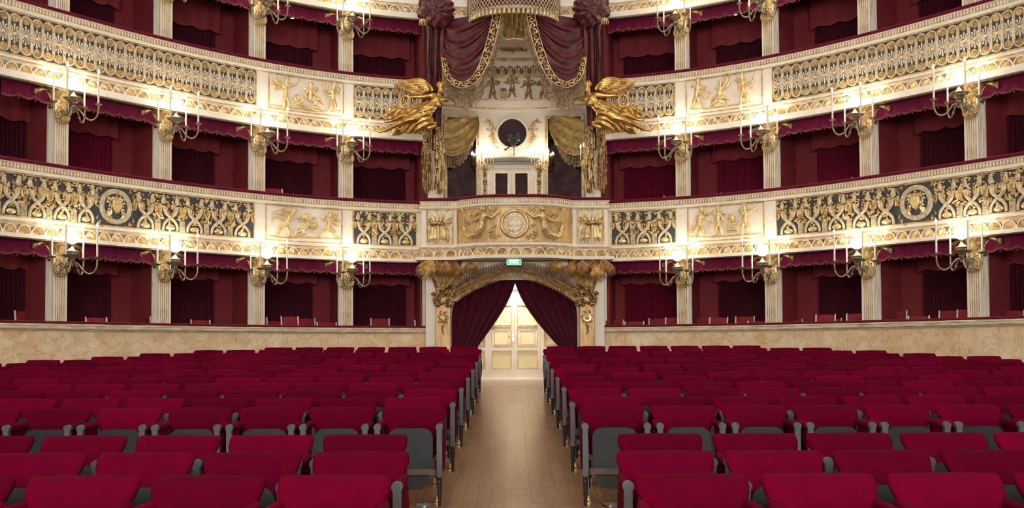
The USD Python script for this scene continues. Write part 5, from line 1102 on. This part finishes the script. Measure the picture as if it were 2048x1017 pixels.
# beaded valance of the canopy: a half round of net with tassels
cv = thing('canopy_valance', 'gilt knotted net valance with a row of tassels at the head of the canopy', 'valance')
RV = .98; zlow = at(1028, 18, 21.98)[2]; CV = lambda a, z: np.array([AX+RV*1.04*math.sin(a), 22.95-RV*math.cos(a), z]); NA = 34
P = np.array([[CV(a, z) + [0, .05, 0] for z in (zlow+.10, zlow+.45, zlow+.8)] for a in np.linspace(-1.5, 1.5, 33)]); obj('valance_cloth', MB().grid(P, .02, flip=True), 'canopy', cv, True)
mb = MB()
for k in range(-10, NA+10):
    for s in (1, -1):
        pts = [];
        for t in np.linspace(0, 1, 14):
            a = -1.5+3.0*(k/NA) + s*t*.44
            if -1.5 <= a <= 1.5: pts.append(CV(a, zlow+.07+.62*t) + [0, -.012*abs(math.sin(t*19)), .012*math.sin(t*40)])
        if len(pts) > 2: mb.tube(pts, .0085, 4, caps=False)
obj('net', mb, 'pale_gold', cv, kind='stuff')
mb = MB()
for k in range(NA+1):
    for r_ in range(4): mb.ball(CV(-1.5+3*(k+.5*(r_ % 2))/NA, zlow+.09+.16*r_), .02, sub='o')
obj('net_knots', mb, 'gold', cv, kind='stuff')
for k in range(31):
    a = -1.5+3.0*k/30; q = CV(a, zlow); obj('tassel', MB().lathe([(0, -.085), (.042, -.083), (.036, -.04), (.024, .015), (.016, .035), (.026, .05), (.018, .07), (0, .075)], 9, q), 'gold' if k % 3 else 'pale_gold', cv, 50)
gd = thing('gold_hanging', 'folded dark gold cloth hanging at the centre of the canopy behind the swags', 'drape')
mb, P = cloth_patch([(1002, 18), (1028, 16), (1056, 18)], [(1006, 72), (1029, 76), (1052, 72)], (23.3, 23.3), (23.4, 23.4), .045, 5.0, n=60, m=8, seed=4, along=True); obj('cloth', mb, 'brocade', gd, True)
obj('gilt_edge', MB().tube(spline([at(*q, 23.36) for q in ((1004, 75), (1012, 80), (1029, 77), (1046, 80), (1054, 75))], 20), .025, 6), 'gold', gd, True)

# ------------------------------------------------------------------ flying victories
def angel(side):
    if side == 0: ox, oy, X = 750, 140, (lambda x: x)
    else: ox, oy, X = 750, 140, (lambda x: x)
    def A(zx, zy, Y): return at(ox+zx/6.36, oy+zy/6.36, Y)
    t = thing('angel_statue', 'gilt winged victory holding a wreath, flying at the %s edge of the royal box' % SIDE[side], 'statue'); J = {}
    def add(n, x, y, Y, r): J[n] = (*A(x, y, Y), r)
    Y0 = 22.45
    for n, x, y, dy, r in (('crown', 828, 196, -.03, .072), ('face', 838, 240, -.06, .066), ('chin', 842, 275, -.07, .040), ('neck0', 822, 300, -.02, .048), ('neck1', 808, 330, 0, .055), ('sh_r', 745, 325, 0, .062), ('sh_l', 865, 375, .02, .058), ('chest', 780, 385, -.04, .10), ('bust_r', 735, 405, -.085, .06), ('bust_l', 805, 440, -.085, .06), ('waist', 700, 490, .0, .115), ('hip', 620, 560, .0, .135), ('belly', 655, 530, -.05, .12),
                           ('el_r', 600, 345, -.06, .042), ('wr_r', 480, 345, -.10, .030), ('ha_r', 445, 352, -.12, .026), ('el_l', 920, 385, .05, .042), ('wr_l', 950, 378, .1, .032),
                           ('th_a', 500, 620, -.10, .115), ('kn_a', 400, 645, -.14, .078), ('ca_a', 270, 700, -.12, .055), ('an_a', 130, 772, -.10, .034), ('ft_a', 55, 790, -.12, .026), ('to_a', 28, 780, -.13, .018), ('th_b', 480, 560, .06, .10), ('kn_b', 330, 590, .06, .07), ('an_b', 200, 650, .05, .036), ('ft_b', 120, 660, .03, .024)):
        add(n, x, y, Y0+dy, r)
    L = [('crown', 'face'), ('face', 'chin'), ('face', 'neck0'), ('neck0', 'neck1'), ('neck1', 'sh_r', 'chest'), ('neck1', 'sh_l', 'chest'), ('chest', 'bust_r'), ('chest', 'bust_l'), ('chest', 'waist'), ('waist', 'belly'), ('belly', 'hip'), ('sh_r', 'el_r'), ('el_r', 'wr_r'), ('wr_r', 'ha_r'), ('sh_l', 'el_l'), ('el_l', 'wr_l'),
         ('hip', 'th_a'), ('th_a', 'kn_a'), ('kn_a', 'ca_a'), ('ca_a', 'an_a'), ('an_a', 'ft_a'), ('ft_a', 'to_a'), ('hip', 'th_b'), ('th_b', 'kn_b'), ('kn_b', 'an_b'), ('an_b', 'ft_b')]
    v, f = flesh(J, L, .026, 6); fx = (lambda m: m.arr() if isinstance(m, MB) else m) if side == 0 else mirrored
    obj('body', fx((v, f)), 'statue_gold', t, True)
    D = {}
    for i, (x, y, dy, r) in enumerate(((705, 465, -.03, .125), (620, 555, -.03, .15), (510, 630, -.02, .14), (410, 655, -.06, .095), (650, 690, .02, .10), (560, 740, .0, .085), (460, 770, .0, .07), (700, 650, .03, .075), (755, 695, .03, .05), (690, 735, .03, .05), (560, 480, .08, .09), (420, 540, .08, .09), (300, 525, .06, .075), (200, 515, .04, .06), (165, 565, .03, .045), (225, 610, .03, .04), (380, 740, -.05, .055), (290, 775, -.03, .045), (225, 815, .0, .03), (320, 800, .02, .035), (300, 590, .08, .05))): D[str(i)] = (*A(x, y, Y0+dy), r)
    v, f = flesh(D, [('0', '1'), ('1', '2'), ('2', '3'), ('1', '4', '2'), ('4', '5', '2'), ('5', '6', '3', '2'), ('1', '7', '4'), ('7', '8', '9', '4'), ('0', '10', '1'), ('10', '11', '2'), ('11', '12', '20'), ('12', '13'), ('13', '14'), ('14', '15'), ('3', '16', '6'), ('16', '17', '19'), ('17', '18', '19')], .02, 4, lambda v: .013*np.sin((v[:, 0]*.5-v[:, 2]*.86)*64+2.6*np.sin(v[:, 0]*6+v[:, 2]*4)) + .006*np.abs(np.sin((v[:, 0]*.55-v[:, 2]*.83)*70+1.5*np.sin(v[:, 0]*11))))
    obj('drapery', fx((v, f)), 'statue_gold', t, True)
    mb = MB(); a = np.linspace(0, 2*math.pi, 29)
    ring = np.array([A(385+62*math.cos(q), 410+78*math.sin(q), Y0-.16) for q in a]); mb.tube(ring, .030, 7, caps=False)
    rr = random.Random(3)
    for q in ring[:-1]:
        for k in range(3): mb.ball(q+[rr.gauss(0, .016), -.015, rr.gauss(0, .016)], 1, (.026, .018, .018), 'o')
    obj('wreath', fx(mb), 'statue_gold', t, True)
    mb = MB()                                                   # wing: coverts and three ranks of long feathers
    s0 = A(735, 275, Y0+.10)
    for rank, (tips, w, dy) in enumerate((([(238, 190), (252, 214), (280, 236), (318, 256), (360, 272), (410, 288), (460, 300), (520, 308)], .052, .10), ([(330, 172), (350, 200), (390, 225), (440, 248), (500, 268), (560, 280)], .05, .06), ([(440, 148), (470, 180), (520, 210), (570, 238), (620, 262)], .05, .02))):
        for k, (x, y) in enumerate(tips):
            e = A(x, y, Y0+dy-.02*k/len(tips)); u = k/len(tips); base = A(lerp(600, 690, u) if rank == 0 else lerp(650, 710, u), lerp(150, 270, u), Y0+dy-.03); mid = (base+e)/2 + np.array([0, -.03, .045*(1-u)])
            P_ = bez([base, mid, e], 7); d = e-base; q = np.array([-d[2], 0, d[0]])/np.linalg.norm(d); wd = np.array([.4, .8, 1, 1, .95, .8, .15])*w
            mb.grid(np.array([[p+q*b, p+[0, -.018, 0], p-q*b] for p, b in zip(P_, wd)]), .012)
    wg = obj('wing', fx(mb), 'statue_gold', t, True)
    top = bez([A(735, 265, Y0+.05), A(700, 190, Y0+.02), A(640, 130, Y0+.02), A(540, 122, Y0+.04), A(420, 150, Y0+.08)], 14); obj('wing_edge', fx(MB().tube(top, np.linspace(.05, .02, 14), 7)), 'statue_gold', wg, True)
    mb = MB(); c, h = np.array(J['face'][:3]), np.array(J['crown'][:3])
    for k in range(34):
        q = rr.uniform(-.6, 3.7); mb.ball(h + [.066*math.cos(q)*rr.uniform(.6, 1.1), rr.uniform(-.05, .05), .062*math.sin(q)*rr.uniform(.7, 1.1)+.01], rr.uniform(.017, .027), sub=0)
    obj('hair', fx(mb), 'statue_gold', t, True)
    mb = MB().tube([c+[.02, -.055, .03], c+[.026, -.078, -.004]], [.008, .014], 5).ball(c+[.024, -.055, -.028], 1, (.02, .012, .008), 1)
    for s in (-1, 1): mb.ball(c+[.018+s*.025, -.054, .018], 1, (.014, .010, .009), 1).tube([c+[.018+s*.012, -.06, .034], c+[.018+s*.042, -.048, .032]], .007, 4)
    obj('face', fx(mb), 'statue_gold', t, True)
    mb = MB()                                                   # fingers closed on the wreath, toes
    hnd = np.array(J['ha_r'][:3])
    for k in range(4): mb.tube([hnd+[.0, -.01, .02-.016*k], hnd+[-.045, -.025, .012-.017*k], hnd+[-.06, -.005, .0-.016*k]], [.011, .010, .007], 5)
    mb.tube([hnd+[.01, -.02, -.02], hnd+[-.03, -.03, -.05]], [.012, .008], 5)
    lh = np.array(J['wr_l'][:3])
    mb.ball(lh+[.03, .02, 0], 1, (.04, .02, .028), 1)
    for k in range(4): mb.tube([lh+[.05, .02, .02-.015*k], lh+[.085, .03, .018-.018*k], lh+[.10, .05, .005-.018*k]], [.010, .009, .006], 5)
    mb.tube([lh+[.03, .0, .02], lh+[.06, -.01, .05]], [.011, .008], 5)
    ft = np.array(J['to_a'][:3])
    for k in range(5): mb.tube([ft+[.02, -.01, .02-.010*k], ft+[-.02+.004*k, -.015, .012-.011*k]], [.010, .007], 5)
    obj('fingers_and_toes', fx(mb), 'statue_gold', t, True)
angel(0); angel(1)
